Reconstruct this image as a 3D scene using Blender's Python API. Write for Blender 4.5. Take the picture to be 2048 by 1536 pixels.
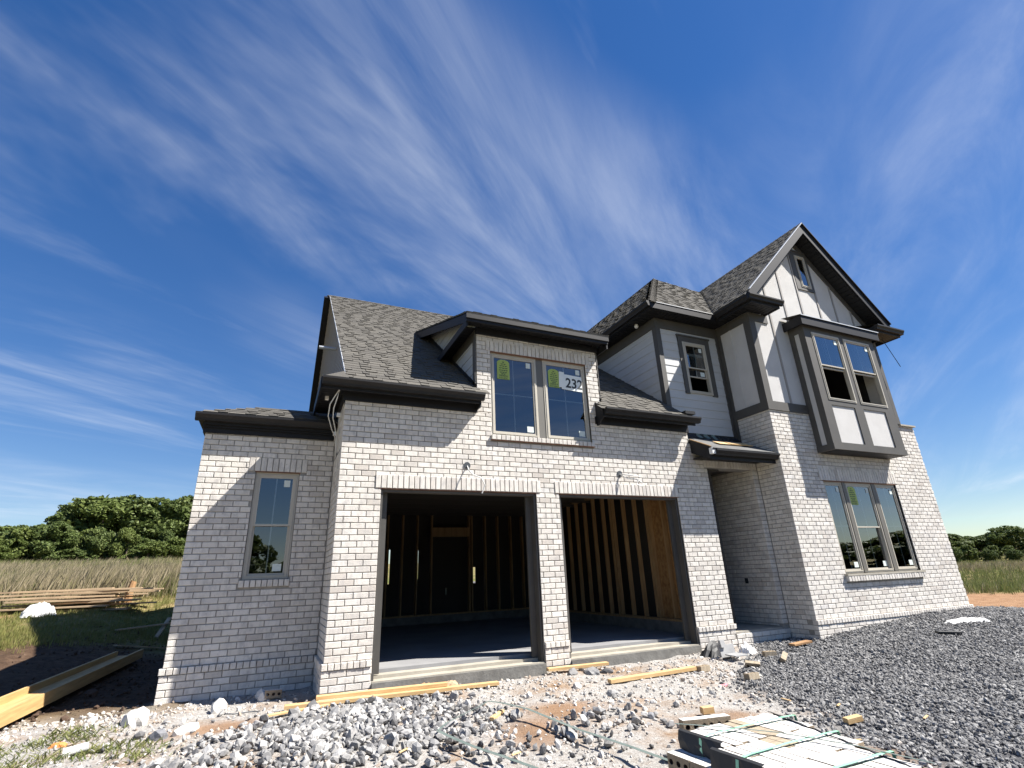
import bpy, math, random
import numpy as np
from mathutils import Vector, Matrix
random.seed(7); RNG = np.random.default_rng(7)
sc = bpy.context.scene
for o in list(bpy.data.objects): bpy.data.objects.remove(o)
COL = sc.collection

# ------------------------------------------------------------------ camera
CAM = np.array([-0.7258, -7.5039, 0.9424]); YAW, PITCH, ROLL, FPX = 0.43186, 0.36, -0.03949, 1017.66
_cy, _sy, _cp, _sp = math.cos(YAW), math.sin(YAW), math.cos(PITCH), math.sin(PITCH)
FW = np.array([_sy*_cp, _cy*_cp, _sp]); _rt = np.array([_cy, -_sy, 0.0]); _up = np.cross(_rt, FW)
RT = _rt*math.cos(ROLL) + _up*math.sin(ROLL); UP = -_rt*math.sin(ROLL) + _up*math.cos(ROLL)
cam = bpy.data.cameras.new('camera'); camo = bpy.data.objects.new('camera', cam); COL.objects.link(camo)
cam.sensor_width = 36.0; cam.lens = 36.0*FPX/2048.0; cam.clip_start = 0.05; cam.clip_end = 3000
camo.matrix_world = Matrix(((RT[0], UP[0], -FW[0], CAM[0]), (RT[1], UP[1], -FW[1], CAM[1]), (RT[2], UP[2], -FW[2], CAM[2]), (0, 0, 0, 1)))
sc.camera = camo
def project(P):
    d = np.asarray(P) - CAM; z = d @ FW
    return 1024 + FPX*(d @ RT)/z, 768 - FPX*(d @ UP)/z, z

# ------------------------------------------------------------------ light
SUN = np.array([1.75, -1.0, 2.45]); SUN /= np.linalg.norm(SUN)
w = bpy.data.worlds.new('World'); sc.world = w; w.use_nodes = True
nt = w.node_tree; nt.nodes.clear()
def N(t, **k):
    n = nt.nodes.new(t)
    for a, b in k.items():
        if a.startswith('i_'): n.inputs[a[2:].replace('_', ' ')].default_value = b
        else: setattr(n, a, b)
    return n
def LK(a, b): nt.links.new(a, b)
sky = N('ShaderNodeTexSky', sky_type='NISHITA', sun_disc=False)
sky.sun_elevation = math.asin(SUN[2]); sky.sun_rotation = math.atan2(SUN[0], SUN[1])
sky.altitude = 300; sky.air_density = 1.0; sky.dust_density = 0.05; sky.ozone_density = 2.6
hs = N('ShaderNodeHueSaturation'); hs.inputs['Hue'].default_value = .514; hs.inputs['Saturation'].default_value = 1.50; hs.inputs['Value'].default_value = 1.38
gm_ = N('ShaderNodeGamma'); gm_.inputs[1].default_value = .76; LK(sky.outputs[0], gm_.inputs[0]); LK(gm_.outputs[0], hs.inputs['Color'])
# cirrus: streaked noise on a plane high above the ground
tc = N('ShaderNodeTexCoord'); sp = N('ShaderNodeSeparateXYZ'); LK(tc.outputs['Generated'], sp.inputs[0])
mz = N('ShaderNodeMath', operation='MAXIMUM'); mz.inputs[1].default_value = 0.0; LK(sp.outputs[2], mz.inputs[0])
az = N('ShaderNodeMath', operation='ADD'); az.inputs[1].default_value = 0.12; LK(mz.outputs[0], az.inputs[0])
dx = N('ShaderNodeMath', operation='DIVIDE'); LK(sp.outputs[0], dx.inputs[0]); LK(az.outputs[0], dx.inputs[1])
dy = N('ShaderNodeMath', operation='DIVIDE'); LK(sp.outputs[1], dy.inputs[0]); LK(az.outputs[0], dy.inputs[1])
cb0 = N('ShaderNodeCombineXYZ'); LK(dx.outputs[0], cb0.inputs[0]); LK(dy.outputs[0], cb0.inputs[1])
cb = N('ShaderNodeVectorRotate', rotation_type='Z_AXIS'); cb.inputs['Angle'].default_value = math.radians(-36); LK(cb0.outputs[0], cb.inputs['Vector'])
def cloud(rot, sx, sy, off, detail, lo, hi, rough=.6, dist=.6):
    m = N('ShaderNodeMapping'); m.inputs['Rotation'].default_value = (0, 0, rot); m.inputs['Scale'].default_value = (sx, sy, 1); m.inputs['Location'].default_value = (off[0], off[1], 0)
    LK(cb.outputs[0], m.inputs[0])
    n = N('ShaderNodeTexNoise'); n.inputs['Scale'].default_value = 1; n.inputs['Detail'].default_value = detail; n.inputs['Roughness'].default_value = rough; n.inputs['Distortion'].default_value = dist
    LK(m.outputs[0], n.inputs['Vector'])
    r = N('ShaderNodeMapRange', interpolation_type='SMOOTHSTEP'); r.inputs[1].default_value = lo; r.inputs[2].default_value = hi
    LK(n.outputs[0], r.inputs[0]); return r.outputs[0]
big = cloud(0, .34, .75, (5.35, 2.1), 4, .42, .74, .5, .5)
fine = cloud(.06, .50, 2.3, (.3, 5.2), 10, .28, .85, .64, 1.0)
low = cloud(.2, .45, 1.4, (8.3, 2.2), 6, .50, .76, .6, .6)
m1 = N('ShaderNodeMath', operation='MULTIPLY'); LK(big, m1.inputs[0]); LK(fine, m1.inputs[1])
m2 = N('ShaderNodeMath', operation='MULTIPLY'); LK(low, m2.inputs[0]); LK(fine, m2.inputs[1])
ad = N('ShaderNodeMath', operation='MAXIMUM'); LK(m1.outputs[0], ad.inputs[0]); LK(m2.outputs[0], ad.inputs[1])
mu = N('ShaderNodeMath', operation='MULTIPLY'); mu.inputs[1].default_value = .60; LK(ad.outputs[0], mu.inputs[0])
mx = N('ShaderNodeMixRGB'); mx.inputs[2].default_value = (7.2, 7.6, 8.2, 1)
LK(mu.outputs[0], mx.inputs[0]); LK(hs.outputs[0], mx.inputs[1])
bg = N('ShaderNodeBackground'); bg.inputs[1].default_value = 0.055; LK(mx.outputs[0], bg.inputs[0])
wo = N('ShaderNodeOutputWorld'); LK(bg.outputs[0], wo.inputs[0])
sl = bpy.data.lights.new('sun', 'SUN'); sl.energy = 5.0; sl.angle = math.radians(.53); sl.color = (1.0, .955, .89)
so = bpy.data.objects.new('sun', sl); COL.objects.link(so)
so.rotation_euler = Vector(SUN).to_track_quat('Z', 'Y').to_euler(); so.location = (20, -12, 30)
sc.view_settings.view_transform = 'Standard'; sc.view_settings.look = 'None'; sc.view_settings.gamma = 1; sc.view_settings.use_curve_mapping = False
sc.view_settings.exposure = 1.34
sc.render.engine = 'CYCLES'; sc.cycles.use_denoising = True; sc.cycles.max_bounces = 5; sc.cycles.diffuse_bounces = 3; sc.cycles.glossy_bounces = 3; sc.cycles.transparent_max_bounces = 12; sc.cycles.caustics_reflective = False; sc.cycles.caustics_refractive = False
sc.cycles.sample_clamp_indirect = 6

# ------------------------------------------------------------------ materials
def mat(name, col, rough=.7, col2=None, scale=5., stretch=(1, 1, 1), detail=5, lo=.35, hi=.65, bump=0., bscale=None, metal=0., spec=.5, tone=0., tonecols=None, coord='pos', spots=None, rough2=None):
    """noise-mixed principled material; tone: strength of per-piece variation"""
    m = bpy.data.materials.new(name); m.use_nodes = True; t = m.node_tree; t.nodes.clear()
    def n(ty, **k):
        q = t.nodes.new(ty)
        for a, b in k.items(): setattr(q, a, b)
        return q
    L = t.links.new
    out = n('ShaderNodeOutputMaterial'); b = n('ShaderNodeBsdfPrincipled'); L(b.outputs[0], out.inputs[0])
    b.inputs['Roughness'].default_value = rough; b.inputs['Metallic'].default_value = metal; b.inputs['Specular IOR Level'].default_value = spec
    if coord == 'pos': src = n('ShaderNodeNewGeometry').outputs['Position']
    else: src = n('ShaderNodeTexCoord').outputs['Object']
    mp = n('ShaderNodeMapping'); mp.inputs['Scale'].default_value = stretch; L(src, mp.inputs[0])
    def noise(s, d=5, r=.6):
        q = n('ShaderNodeTexNoise'); q.inputs['Scale'].default_value = s; q.inputs['Detail'].default_value = d; q.inputs['Roughness'].default_value = r
        L(mp.outputs[0], q.inputs['Vector']); return q
    def rng(s, a, c, d=0., e=1.):
        q = n('ShaderNodeMapRange'); q.inputs[1].default_value = a; q.inputs[2].default_value = c; q.inputs[3].default_value = d; q.inputs[4].default_value = e
        L(s, q.inputs[0]); return q.outputs[0]
    c4 = lambda c: (c[0], c[1], c[2], 1)
    cur = None
    if tonecols:
        oi = n('ShaderNodeObjectInfo'); at = n('ShaderNodeAttribute'); at.attribute_name = 'tone'
        ad = n('ShaderNodeMath', operation='ADD'); L(oi.outputs['Random'], ad.inputs[0]); L(at.outputs['Fac'], ad.inputs[1])
        fr = n('ShaderNodeMath', operation='FRACT'); L(ad.outputs[0], fr.inputs[0])
        rp = n('ShaderNodeValToRGB'); el = rp.color_ramp.elements
        for i, (p, c) in enumerate(tonecols):
            if i < 2: e = el[i]; e.position = p
            else: e = el.new(p)
            e.color = c4(c)
        L(fr.outputs[0], rp.inputs[0]); cur = rp.outputs[0]
    if cur is None:
        rgb = n('ShaderNodeRGB'); rgb.outputs[0].default_value = c4(col); cur = rgb.outputs[0]
    if col2 is not None:
        q = noise(scale, detail); mxn = n('ShaderNodeMixRGB'); L(rng(q.outputs[0], lo, hi), mxn.inputs[0]); L(cur, mxn.inputs[1]); mxn.inputs[2].default_value = c4(col2); cur = mxn.outputs[0]
    if spots:
        sc_, sl_, sh_, scol = spots
        q = noise(sc_, 3, .5); mxn = n('ShaderNodeMixRGB'); L(rng(q.outputs[0], sl_, sh_), mxn.inputs[0]); L(cur, mxn.inputs[1]); mxn.inputs[2].default_value = c4(scol); cur = mxn.outputs[0]
    L(cur, b.inputs['Base Color'])
    if bump:
        q = noise(bscale or scale*3, 6, .65); bp = n('ShaderNodeBump'); bp.inputs['Strength'].default_value = bump; bp.inputs['Distance'].default_value = .01
        L(q.outputs[0], bp.inputs['Height']); L(bp.outputs[0], b.inputs['Normal'])
    return m
M = {}
M['brick'] = mat('pale_tumbled_brick', (.62, .60, .57), .9, (.42, .40, .38), 9, (1.6, 1.6, .8), 8, .46, .78, .5, 90,
    tonecols=[(0, (.68, .645, .59)), (.35, (.62, .585, .53)), (.62, (.70, .665, .615)), (.80, (.52, .485, .44)), (.90, (.65, .61, .555)), (.97, (.50, .455, .405)), (1, (.64, .62, .59))],
    spots=(60, .70, .76, (.13, .115, .10)), spec=.2)
M['brick_body'] = mat('tan_brick_body', (.34, .27, .19), .92, (.24, .19, .13), 14, bump=.5, bscale=70, spec=.2, coord='obj')
M['brick_tan'] = mat('tan_loose_brick', (.40, .34, .25), .9, (.27, .22, .16), 6, (9, 1, .6), bump=.4, bscale=60, spec=.2, coord='obj')
M['brick_white'] = mat('white_face_brick', (.62, .60, .57), .9, (.40, .385, .36), 22, bump=.5, bscale=90, spec=.2, lo=.45, hi=.75)
M['core'] = mat('brick_core_dark', (.05, .03, .025), .95)
M['mortar'] = mat('grey_mortar', (.345, .33, .30), .95, (.27, .255, .23), 12, bump=.5, bscale=60, spec=.15)
M['shingle'] = mat('asphalt_shingle', (.1, .1, .09), .92, (.075, .07, .062), 60, bump=.6, bscale=220, spec=.25, lo=.3, hi=.8,
    tonecols=[(0, (.105, .098, .085)), (.25, (.135, .127, .11)), (.5, (.085, .08, .072)), (.75, (.15, .14, .12)), (1, (.115, .107, .094))])
M['felt'] = mat('grey_roof_felt', (.12, .12, .115), .9, (.08, .08, .08), 4, bump=.3, bscale=30)
M['bronze'] = mat('dark_bronze_metal', (.013, .0125, .013), .5, (.018, .017, .017), 3, spec=.28)
M['bronze_board'] = mat('dark_bronze_board', (.014, .0145, .017), .55, (.011, .011, .013), 4, spec=.25)
M['soffit'] = mat('dark_soffit', (.011, .011, .012), .55, spec=.3)
M['taupe'] = mat('dark_taupe_trim', (.075, .070, .062), .6, (.062, .058, .052), 3, bump=.08, bscale=60)
M['taupe_mid'] = mat('taupe_batten', (.30, .28, .26), .65, (.26, .245, .23), 3)  # mid tone between the dark trim and the stucco, for the battens
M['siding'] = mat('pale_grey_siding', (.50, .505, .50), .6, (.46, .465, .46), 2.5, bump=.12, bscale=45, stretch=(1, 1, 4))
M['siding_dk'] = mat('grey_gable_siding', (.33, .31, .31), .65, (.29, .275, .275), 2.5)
M['stucco'] = mat('off_white_stucco_board', (.56, .55, .535), .9, (.52, .51, .495), 3, bump=.5, bscale=120, spec=.2)
M['winframe'] = mat('tan_window_frame', (.47, .435, .365), .45, (.43, .40, .335), 3)
M['grille'] = mat('pale_grille', (.55, .56, .54), .5)
M['mullion'] = mat('taupe_mullion', (.13, .122, .105), .5)
M['tape'] = mat('reddish_brown_flashing', (.17, .085, .055), .7)
M['drip'] = mat('bright_metal_drip', (.62, .62, .60), .35, metal=.3)
M['conc'] = mat('pale_concrete', (.40, .37, .31), .9, (.32, .295, .245), 3, bump=.3, bscale=50, spec=.2)
M['conc_dk'] = mat('grey_concrete', (.13, .125, .115), .92, (.20, .195, .18), 5, bump=.7, bscale=26, spec=.2)
M['slab'] = mat('garage_slab', (.27, .27, .27), .8, (.20, .20, .205), 1.5, bump=.1, bscale=20)
M['stud'] = mat('framing_lumber', (.42, .27, .13), .75, (.30, .18, .08), 3, (6, 6, .5), bump=.15, bscale=30, spots=(5, .70, .78, (.10, .05, .02)))
M['osb'] = mat('osb_sheathing', (.36, .20, .075), .8, (.20, .10, .035), 16, (1, 1, .7), 4, .35, .65, .3, 30)
M['room'] = mat('unlit_room', (.014, .013, .013), .9)  # near-black colour stands in for the missing light inside the rooms
M['shade_in'] = mat('interior_shade_colour', (.05, .045, .04), .9)  # interior shade put into the base colour of walls, ceiling and beams
M['lumber'] = mat('yellow_pine_board', (.60, .42, .21), .75, (.47, .30, .13), 2.2, (1.2, 8, 8), bump=.25, bscale=25, coord='obj', spots=(9, .72, .78, (.20, .10, .04)))
M['lumber_old'] = mat('weathered_board', (.46, .34, .21), .85, (.30, .21, .13), 3, (1, 10, 10), bump=.3, bscale=25, coord='obj')
M['ply'] = mat('rough_brown_scrap_wood', (.36, .21, .10), .85, (.26, .14, .06), 8, bump=.3, bscale=20, coord='obj')
M['white'] = mat('white_plastic', (.78, .78, .76), .5, (.70, .70, .69), 6, bump=.2, bscale=20)
M['wrap'] = mat('white_wrap', (.60, .60, .585), .5, (.50, .50, .49), 5, bump=.5, bscale=9)
M['paper'] = mat('white_paper', (.74, .78, .77), .7)
M['label'] = mat('pale_label', (.62, .68, .64), .6)
M['lime'] = mat('yellow_green_sticker', (.36, .46, .10), .55, (.33, .42, .10), 8)
M['ink'] = mat('black_ink', (.02, .025, .03), .6)
M['inkgreen'] = mat('dark_green_ink', (.03, .06, .035), .6)
M['wire'] = mat('pale_grey_cable', (.58, .58, .56), .5)
M['boxgrey'] = mat('blue_grey_electric_box', (.035, .042, .05), .6)
M['pvc'] = mat('grey_metal_pipe', (.42, .44, .46), .4, metal=.4)
M['blackplastic'] = mat('black_plastic_sheet', (.02, .021, .023), .6)
M['strapg'] = mat('green_plastic_strap', (.26, .56, .36), .35, (.30, .62, .42), 12)
M['strapgrey'] = mat('grey_green_strap', (.09, .12, .11), .5, (.14, .175, .16), 9)
M['bark'] = mat('grey_brown_bark', (.10, .075, .055), .95, (.06, .045, .033), 6, (1, 1, .25), bump=.6, bscale=20)
M['greytarp'] = mat('grey_slate_scrap', (.30, .30, .30), .7, (.24, .24, .24), 6)
M['housewrap'] = mat('green_printed_wrap', (.10, .17, .15), .5, (.35, .38, .36), 30, (1, 1, 3), lo=.5, hi=.6)
M['pink'] = mat('pink_scrap', (.60, .16, .20), .6)
M['orange'] = mat('orange_scrap', (.62, .22, .06), .6)
def leafmat(name, cols, tr=.25):
    m = mat(name, cols[0], .6, None, tonecols=[(i/(len(cols)-1), c) for i, c in enumerate(cols)], spec=.25)
    t = m.node_tree; b = [q for q in t.nodes if q.type == 'BSDF_PRINCIPLED'][0]; out = [q for q in t.nodes if q.type == 'OUTPUT_MATERIAL'][0]
    tl = t.nodes.new('ShaderNodeBsdfTranslucent'); ms = t.nodes.new('ShaderNodeMixShader'); ms.inputs[0].default_value = tr
    src = b.inputs['Base Color'].links[0].from_socket; t.links.new(src, tl.inputs[0])
    t.links.new(b.outputs[0], ms.inputs[1]); t.links.new(tl.outputs[0], ms.inputs[2]); t.links.new(ms.outputs[0], out.inputs[0]); return m
M['leaf'] = leafmat('green_foliage', [(.065, .095, .025), (.11, .145, .04), (.05, .078, .022), (.14, .17, .05), (.085, .12, .032)])
M['leaf2'] = leafmat('yellow_green_foliage', [(.10, .135, .032), (.15, .18, .048), (.08, .115, .028), (.13, .16, .04)])
M['grass_g'] = leafmat('green_grass', [(.13, .16, .05), (.18, .20, .07), (.22, .215, .085), (.11, .14, .04)], .3)
M['grass_d'] = leafmat('dry_grass', [(.29, .24, .155), (.35, .295, .20), (.23, .19, .115), (.22, .20, .10), (.32, .265, .175)], .3)
M['grass_s'] = leafmat('short_lawn_grass', [(.17, .19, .05), (.22, .21, .07), (.13, .15, .04), (.26, .22, .09)], .3)
def stonemat(name, cols, r=.85):
    return mat(name, cols[0], r, (.5*cols[0][0], .5*cols[0][1], .5*cols[0][2]), 40, lo=.5, hi=.85, bump=.35, bscale=70, tonecols=[(i/(len(cols)-1), c) for i, c in enumerate(cols)], spec=.3)
M['gravel'] = stonemat('dark_grey_gravel', [(.115, .113, .113), (.19, .187, .183), (.27, .266, .26), (.08, .078, .078), (.38, .373, .36), (.15, .148, .147), (.23, .226, .22)])
M['rock'] = stonemat('grey_crushed_rock', [(.20, .197, .195), (.34, .333, .32), (.125, .122, .123), (.50, .485, .46), (.24, .235, .23), (.075, .074, .076), (.40, .388, .365)])
M['chip'] = stonemat('white_limestone_chips', [(.49, .465, .425), (.60, .575, .54), (.38, .33, .275), (.53, .505, .47), (.30, .225, .165), (.44, .425, .40), (.27, .265, .26)])
M['boulder'] = stonemat('pale_limestone_rock', [(.62, .59, .54), (.68, .66, .62)])
M['darkrock'] = stonemat('dark_rock', [(.16, .165, .175), (.22, .22, .23)])
def glassmat():
    m = bpy.data.materials.new('window_glass'); m.use_nodes = True; t = m.node_tree; t.nodes.clear()
    out = t.nodes.new('ShaderNodeOutputMaterial'); ms = t.nodes.new('ShaderNodeMixShader'); tr = t.nodes.new('ShaderNodeBsdfTransparent'); gl = t.nodes.new('ShaderNodeBsdfGlossy')
    fr = t.nodes.new('ShaderNodeFresnel'); fr.inputs[0].default_value = 1.62; tr.inputs[0].default_value = (.72, .78, .80, 1); gl.inputs[0].default_value = (.95, .97, 1, 1); gl.inputs[1].default_value = .0
    a = t.nodes.new('ShaderNodeMath'); a.operation = 'MULTIPLY'; a.use_clamp = True; a.inputs[1].default_value = 2.5
    nz = t.nodes.new('ShaderNodeTexNoise'); nz.inputs['Scale'].default_value = 1.4; bp = t.nodes.new('ShaderNodeBump'); bp.inputs['Strength'].default_value = .025; bp.inputs['Distance'].default_value = .05
    gm = t.nodes.new('ShaderNodeNewGeometry'); t.links.new(gm.outputs['Position'], nz.inputs['Vector']); t.links.new(nz.outputs[0], bp.inputs['Height']); t.links.new(bp.outputs[0], gl.inputs['Normal'])
    t.links.new(fr.outputs[0], a.inputs[0]); t.links.new(a.outputs[0], ms.inputs[0]); t.links.new(tr.outputs[0], ms.inputs[1]); t.links.new(gl.outputs[0], ms.inputs[2]); t.links.new(ms.outputs[0], out.inputs[0])
    return m
M['glass'] = glassmat()

# ------------------------------------------------------------------ mesh helpers
A3 = lambda *a: np.array(a, float)
X, Y, Z = A3(1, 0, 0), A3(0, 1, 0), A3(0, 0, 1)
class MB:
    def __init__(s): s.v = []; s.f = []; s.m = []; s.t = []
    def add(s, vs, fs, mi=0, tone=0.):
        b = len(s.v); s.v += [tuple(map(float, p)) for p in vs]
        for f in fs: s.f.append(tuple(b+i for i in f)); s.m.append(mi); s.t.append(tone)
        return s
    def obox(s, c, ax, ay, az, mi=0, tone=0.):
        """box from centre and three half-vectors"""
        c = np.asarray(c, float); ax, ay, az = map(lambda q: np.asarray(q, float), (ax, ay, az))
        if np.dot(np.cross(ax, ay), az) < 0: ax = -ax
        vs = [c+i*ax+j*ay+k*az for k in (-1, 1) for j in (-1, 1) for i in (-1, 1)]
        return s.add(vs, [(0, 2, 3, 1), (4, 5, 7, 6), (0, 1, 5, 4), (2, 6, 7, 3), (0, 4, 6, 2), (1, 3, 7, 5)], mi, tone)
    def box(s, x0, x1, y0, y1, z0, z1, mi=0, tone=0.):
        return s.obox(((x0+x1)/2, (y0+y1)/2, (z0+z1)/2), X*(x1-x0)/2, Y*(y1-y0)/2, Z*(z1-z0)/2, mi, tone)
    def prism(s, pts, vec, mi=0):
        """polygon (3d points) extruded by vec"""
        P = [np.asarray(p, float) for p in pts]; vec = np.asarray(vec, float); n = len(P)
        nr = sum((np.cross(P[i]-P[0], P[(i+1) % n]-P[0]) for i in range(1, n-1)), np.zeros(3))
        if np.dot(nr, vec) > 0: P = P[::-1]
        s.add(P+[p+vec for p in P], [tuple(range(n)), tuple(range(2*n-1, n-1, -1))]+[(i, n+i, n+(i+1) % n, (i+1) % n) for i in range(n)], mi); return s
    def bar(s, a, b, wv, hv, mi=0):
        """bar from a to b with half-width vectors wv, hv"""
        a, b = np.asarray(a, float), np.asarray(b, float); return s.obox((a+b)/2, (b-a)/2, wv, hv, mi)
    def tube(s, pts, r, n=6, mi=0):
        P = [np.asarray(p, float) for p in pts]; rs = r if isinstance(r, (list, tuple)) else [r]*len(P); rings = []
        for i, p in enumerate(P):
            d = P[min(i+1, len(P)-1)]-P[max(i-1, 0)]; d = d/(np.linalg.norm(d)+1e-9)
            a = np.cross(d, Z if abs(d[2]) < .9 else X); a /= np.linalg.norm(a); b = np.cross(d, a)
            rings.append([p+rs[i]*(math.cos(q)*a+math.sin(q)*b) for q in [2*math.pi*k/n for k in range(n)]])
        vs = [q for r_ in rings for q in r_]; fs = []
        for i in range(len(P)-1):
            for k in range(n): fs.append((i*n+k, i*n+(k+1) % n, (i+1)*n+(k+1) % n, (i+1)*n+k))
        fs += [tuple(range(n-1, -1, -1)), tuple(range((len(P)-1)*n, len(P)*n))]
        return s.add(vs, fs, mi)
    def mesh(s, name, mats):
        me = bpy.data.meshes.new(name); me.from_pydata(s.v, [], s.f)
        for q in (mats if isinstance(mats, (list, tuple)) else [mats]): me.materials.append(M[q] if isinstance(q, str) else q)
        if any(s.m): me.polygons.foreach_set('material_index', s.m)
        if any(s.t): a = me.attributes.new('tone', 'FLOAT', 'FACE'); a.data.foreach_set('value', s.t)
        return me
    def build(s, name, mats, parent=None, smooth=False):
        o = bpy.data.objects.new(name, s.mesh(name, mats)); COL.objects.link(o)
        if smooth: o.data.shade_smooth()
        return attach(o, parent)
def attach(o, parent):
    if parent is not None:
        o.parent = parent; p = parent; T = Matrix.Identity(4)
        o.matrix_parent_inverse = world_of(parent).inverted()
    return o
WORLD = {}
def world_of(o): return WORLD.get(o.name, Matrix.Identity(4))
def np_mesh(name, V, F, mats, tone=None, parent=None, midx=None):
    V = np.ascontiguousarray(V, np.float32); F = np.ascontiguousarray(F, np.int32); k = F.shape[1]
    me = bpy.data.meshes.new(name); me.vertices.add(len(V)); me.vertices.foreach_set('co', V.ravel())
    me.loops.add(F.size); me.loops.foreach_set('vertex_index', F.ravel()); me.polygons.add(len(F))
    me.polygons.foreach_set('loop_start', np.arange(0, F.size, k, dtype=np.int32)); me.polygons.foreach_set('loop_total', np.full(len(F), k, np.int32))
    for q in (mats if isinstance(mats, (list, tuple)) else [mats]): me.materials.append(M[q] if isinstance(q, str) else q)
    if midx is not None: me.polygons.foreach_set('material_index', np.ascontiguousarray(midx, np.int32))
    me.update(calc_edges=True); me.shade_flat()
    if tone is not None: a = me.attributes.new('tone', 'FLOAT', 'FACE'); a.data.foreach_set('value', np.ascontiguousarray(tone, np.float32))
    o = bpy.data.objects.new(name, me); COL.objects.link(o); return attach(o, parent)
def tag(o, label=None, cat=None, group=None, kind=None):
    if label: o['label'] = label
    if cat: o['category'] = cat
    if group: o['group'] = group
    if kind: o['kind'] = kind
    return o
def thing(name, label, cat, loc, group=None, rot=(0, 0, 0)):
    o = bpy.data.objects.new(name, None); o.empty_display_size = .1; COL.objects.link(o); o.location = loc; o.rotation_euler = rot
    WORLD[o.name] = Matrix.Identity(4)     # parts of free-standing things are given in local coordinates
    return tag(o, label, cat, group)
def text_mesh(txt, size, bold=0.):
    cu = bpy.data.curves.new('t', 'FONT'); cu.body = txt; cu.size = size; cu.offset = bold*size; cu.align_x = 'CENTER'; cu.resolution_u = 3
    o = bpy.data.objects.new('t', cu); COL.objects.link(o); bpy.context.view_layer.update()
    me = bpy.data.meshes.new_from_object(o.evaluated_get(bpy.context.evaluated_depsgraph_get()))
    vs = [tuple(v.co) for v in me.vertices]; fs = [tuple(p.vertices) for p in me.polygons]
    bpy.data.objects.remove(o); bpy.data.curves.remove(cu); bpy.data.meshes.remove(me); return vs, fs

# ------------------------------------------------------------------ terrain
def sst(a, b, x):
    t = np.clip((np.asarray(x, float)-a)/(b-a), 0, 1); return t*t*(3-2*t)
def vnoise(x, y, seed=0):
    x = np.asarray(x, float); y = np.asarray(y, float)
    xi = np.floor(x).astype(np.int64); yi = np.floor(y).astype(np.int64); fx = x-xi; fy = y-yi
    fx = fx*fx*(3-2*fx); fy = fy*fy*(3-2*fy)
    def hh(a, b):
        n = (a*374761393+b*668265263+seed*1274126177) & 0xffffffff
        n = ((n ^ (n >> 13))*1274126177) & 0xffffffff
        return ((n ^ (n >> 16)) & 0xffff)/65535.
    return (hh(xi, yi)*(1-fx)+hh(xi+1, yi)*fx)*(1-fy)+(hh(xi, yi+1)*(1-fx)+hh(xi+1, yi+1)*fx)*fy
def fbm(x, y, s, seed=0, o=4):
    r = 0; a = 1; t = 0
    for i in range(o): r = r+a*(vnoise(x*s, y*s, seed+i)-.5); t += a; a *= .5; s *= 2.1
    return r/t*2
def gravel_w(x, y):
    """1 on the dark gravel heap, 0 off it"""
    xb = np.interp(-np.asarray(y, float), [-1, .5, 1.2, 1.9, 3.0, 3.9, 6], [7.4, 6.7, 5.8, 5.05, 4.5, 4.15, 3.6])
    return sst(-.35, .35, x-xb+.35*fbm(x, y, 1.3, 21))*sst(17.5, 15.5, x)*sst(3., 1.2, np.where(np.asarray(x) > 13.3, np.asarray(y, float)+0*np.asarray(x), -9))
def hgt(x, y):
    x = np.asarray(x, float); y = np.asarray(y, float)
    h = -.41-.022*np.clip(-y, 0, 5)+0*x
    d = np.clip(y-1.5, 0, 95); r = .088*np.minimum(d, 18)+.070*np.clip(d-18, 0, 80)
    wl = np.maximum(sst(-1.9, -5., x), sst(8.0, 14, y)*sst(16, 6, x)); h = h+wl*r
    rr = np.clip(np.hypot(x-12, y+2)-24, 0, 200)*sst(13, 26, x); h = h+.040*rr-.10*sst(13.5, 16, x)
    h = h+.37*np.exp(-((x-12.2)/3.9)**2-((y+.95)/1.9)**2)                      # gravel heap
    h = h+.09*np.exp(-((x+.1)/1.2)**2-((y+1.9)/1.0)**2)                         # crushed rock heap
    h = h+.05*np.exp(-((x+1.6)/1.3)**2-((y+.3)/.55)**2)
    near = sst(40, 8, np.hypot(x-3, y))
    h = h+near*(.035*fbm(x, y, .9, 3)+.022*fbm(x, y, 4, 5)*sst(9.5, 6, y))+(1-near)*.5*fbm(x, y, .05, 9)
    return h
def graded(lo, hi, a, b, fine, g=1.13):
    mid = list(np.arange(a, b+1e-6, fine)); s = fine; up = [b]
    while up[-1] < hi: s *= g; up.append(up[-1]+s)
    s = fine; dn = [a]
    while dn[-1] > lo: s *= g; dn.append(dn[-1]-s)
    return np.array(dn[:0:-1]+mid+up[1:])
gx = graded(-900, 900, -4.2, 13.5, .055); gy = graded(-900, 900, -4.8, 1.2, .055)
GX, GY = np.meshgrid(gx, gy); GZ = hgt(GX, GY)
nx_, ny_ = len(gx), len(gy)
ii, jj = np.meshgrid(np.arange(nx_-1), np.arange(ny_-1)); b0 = (jj*nx_+ii).ravel()
GV = np.stack([GX.ravel(), GY.ravel(), GZ.ravel()], 1); GF = np.stack([b0, b0+1, b0+1+nx_, b0+nx_], 1)
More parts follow.
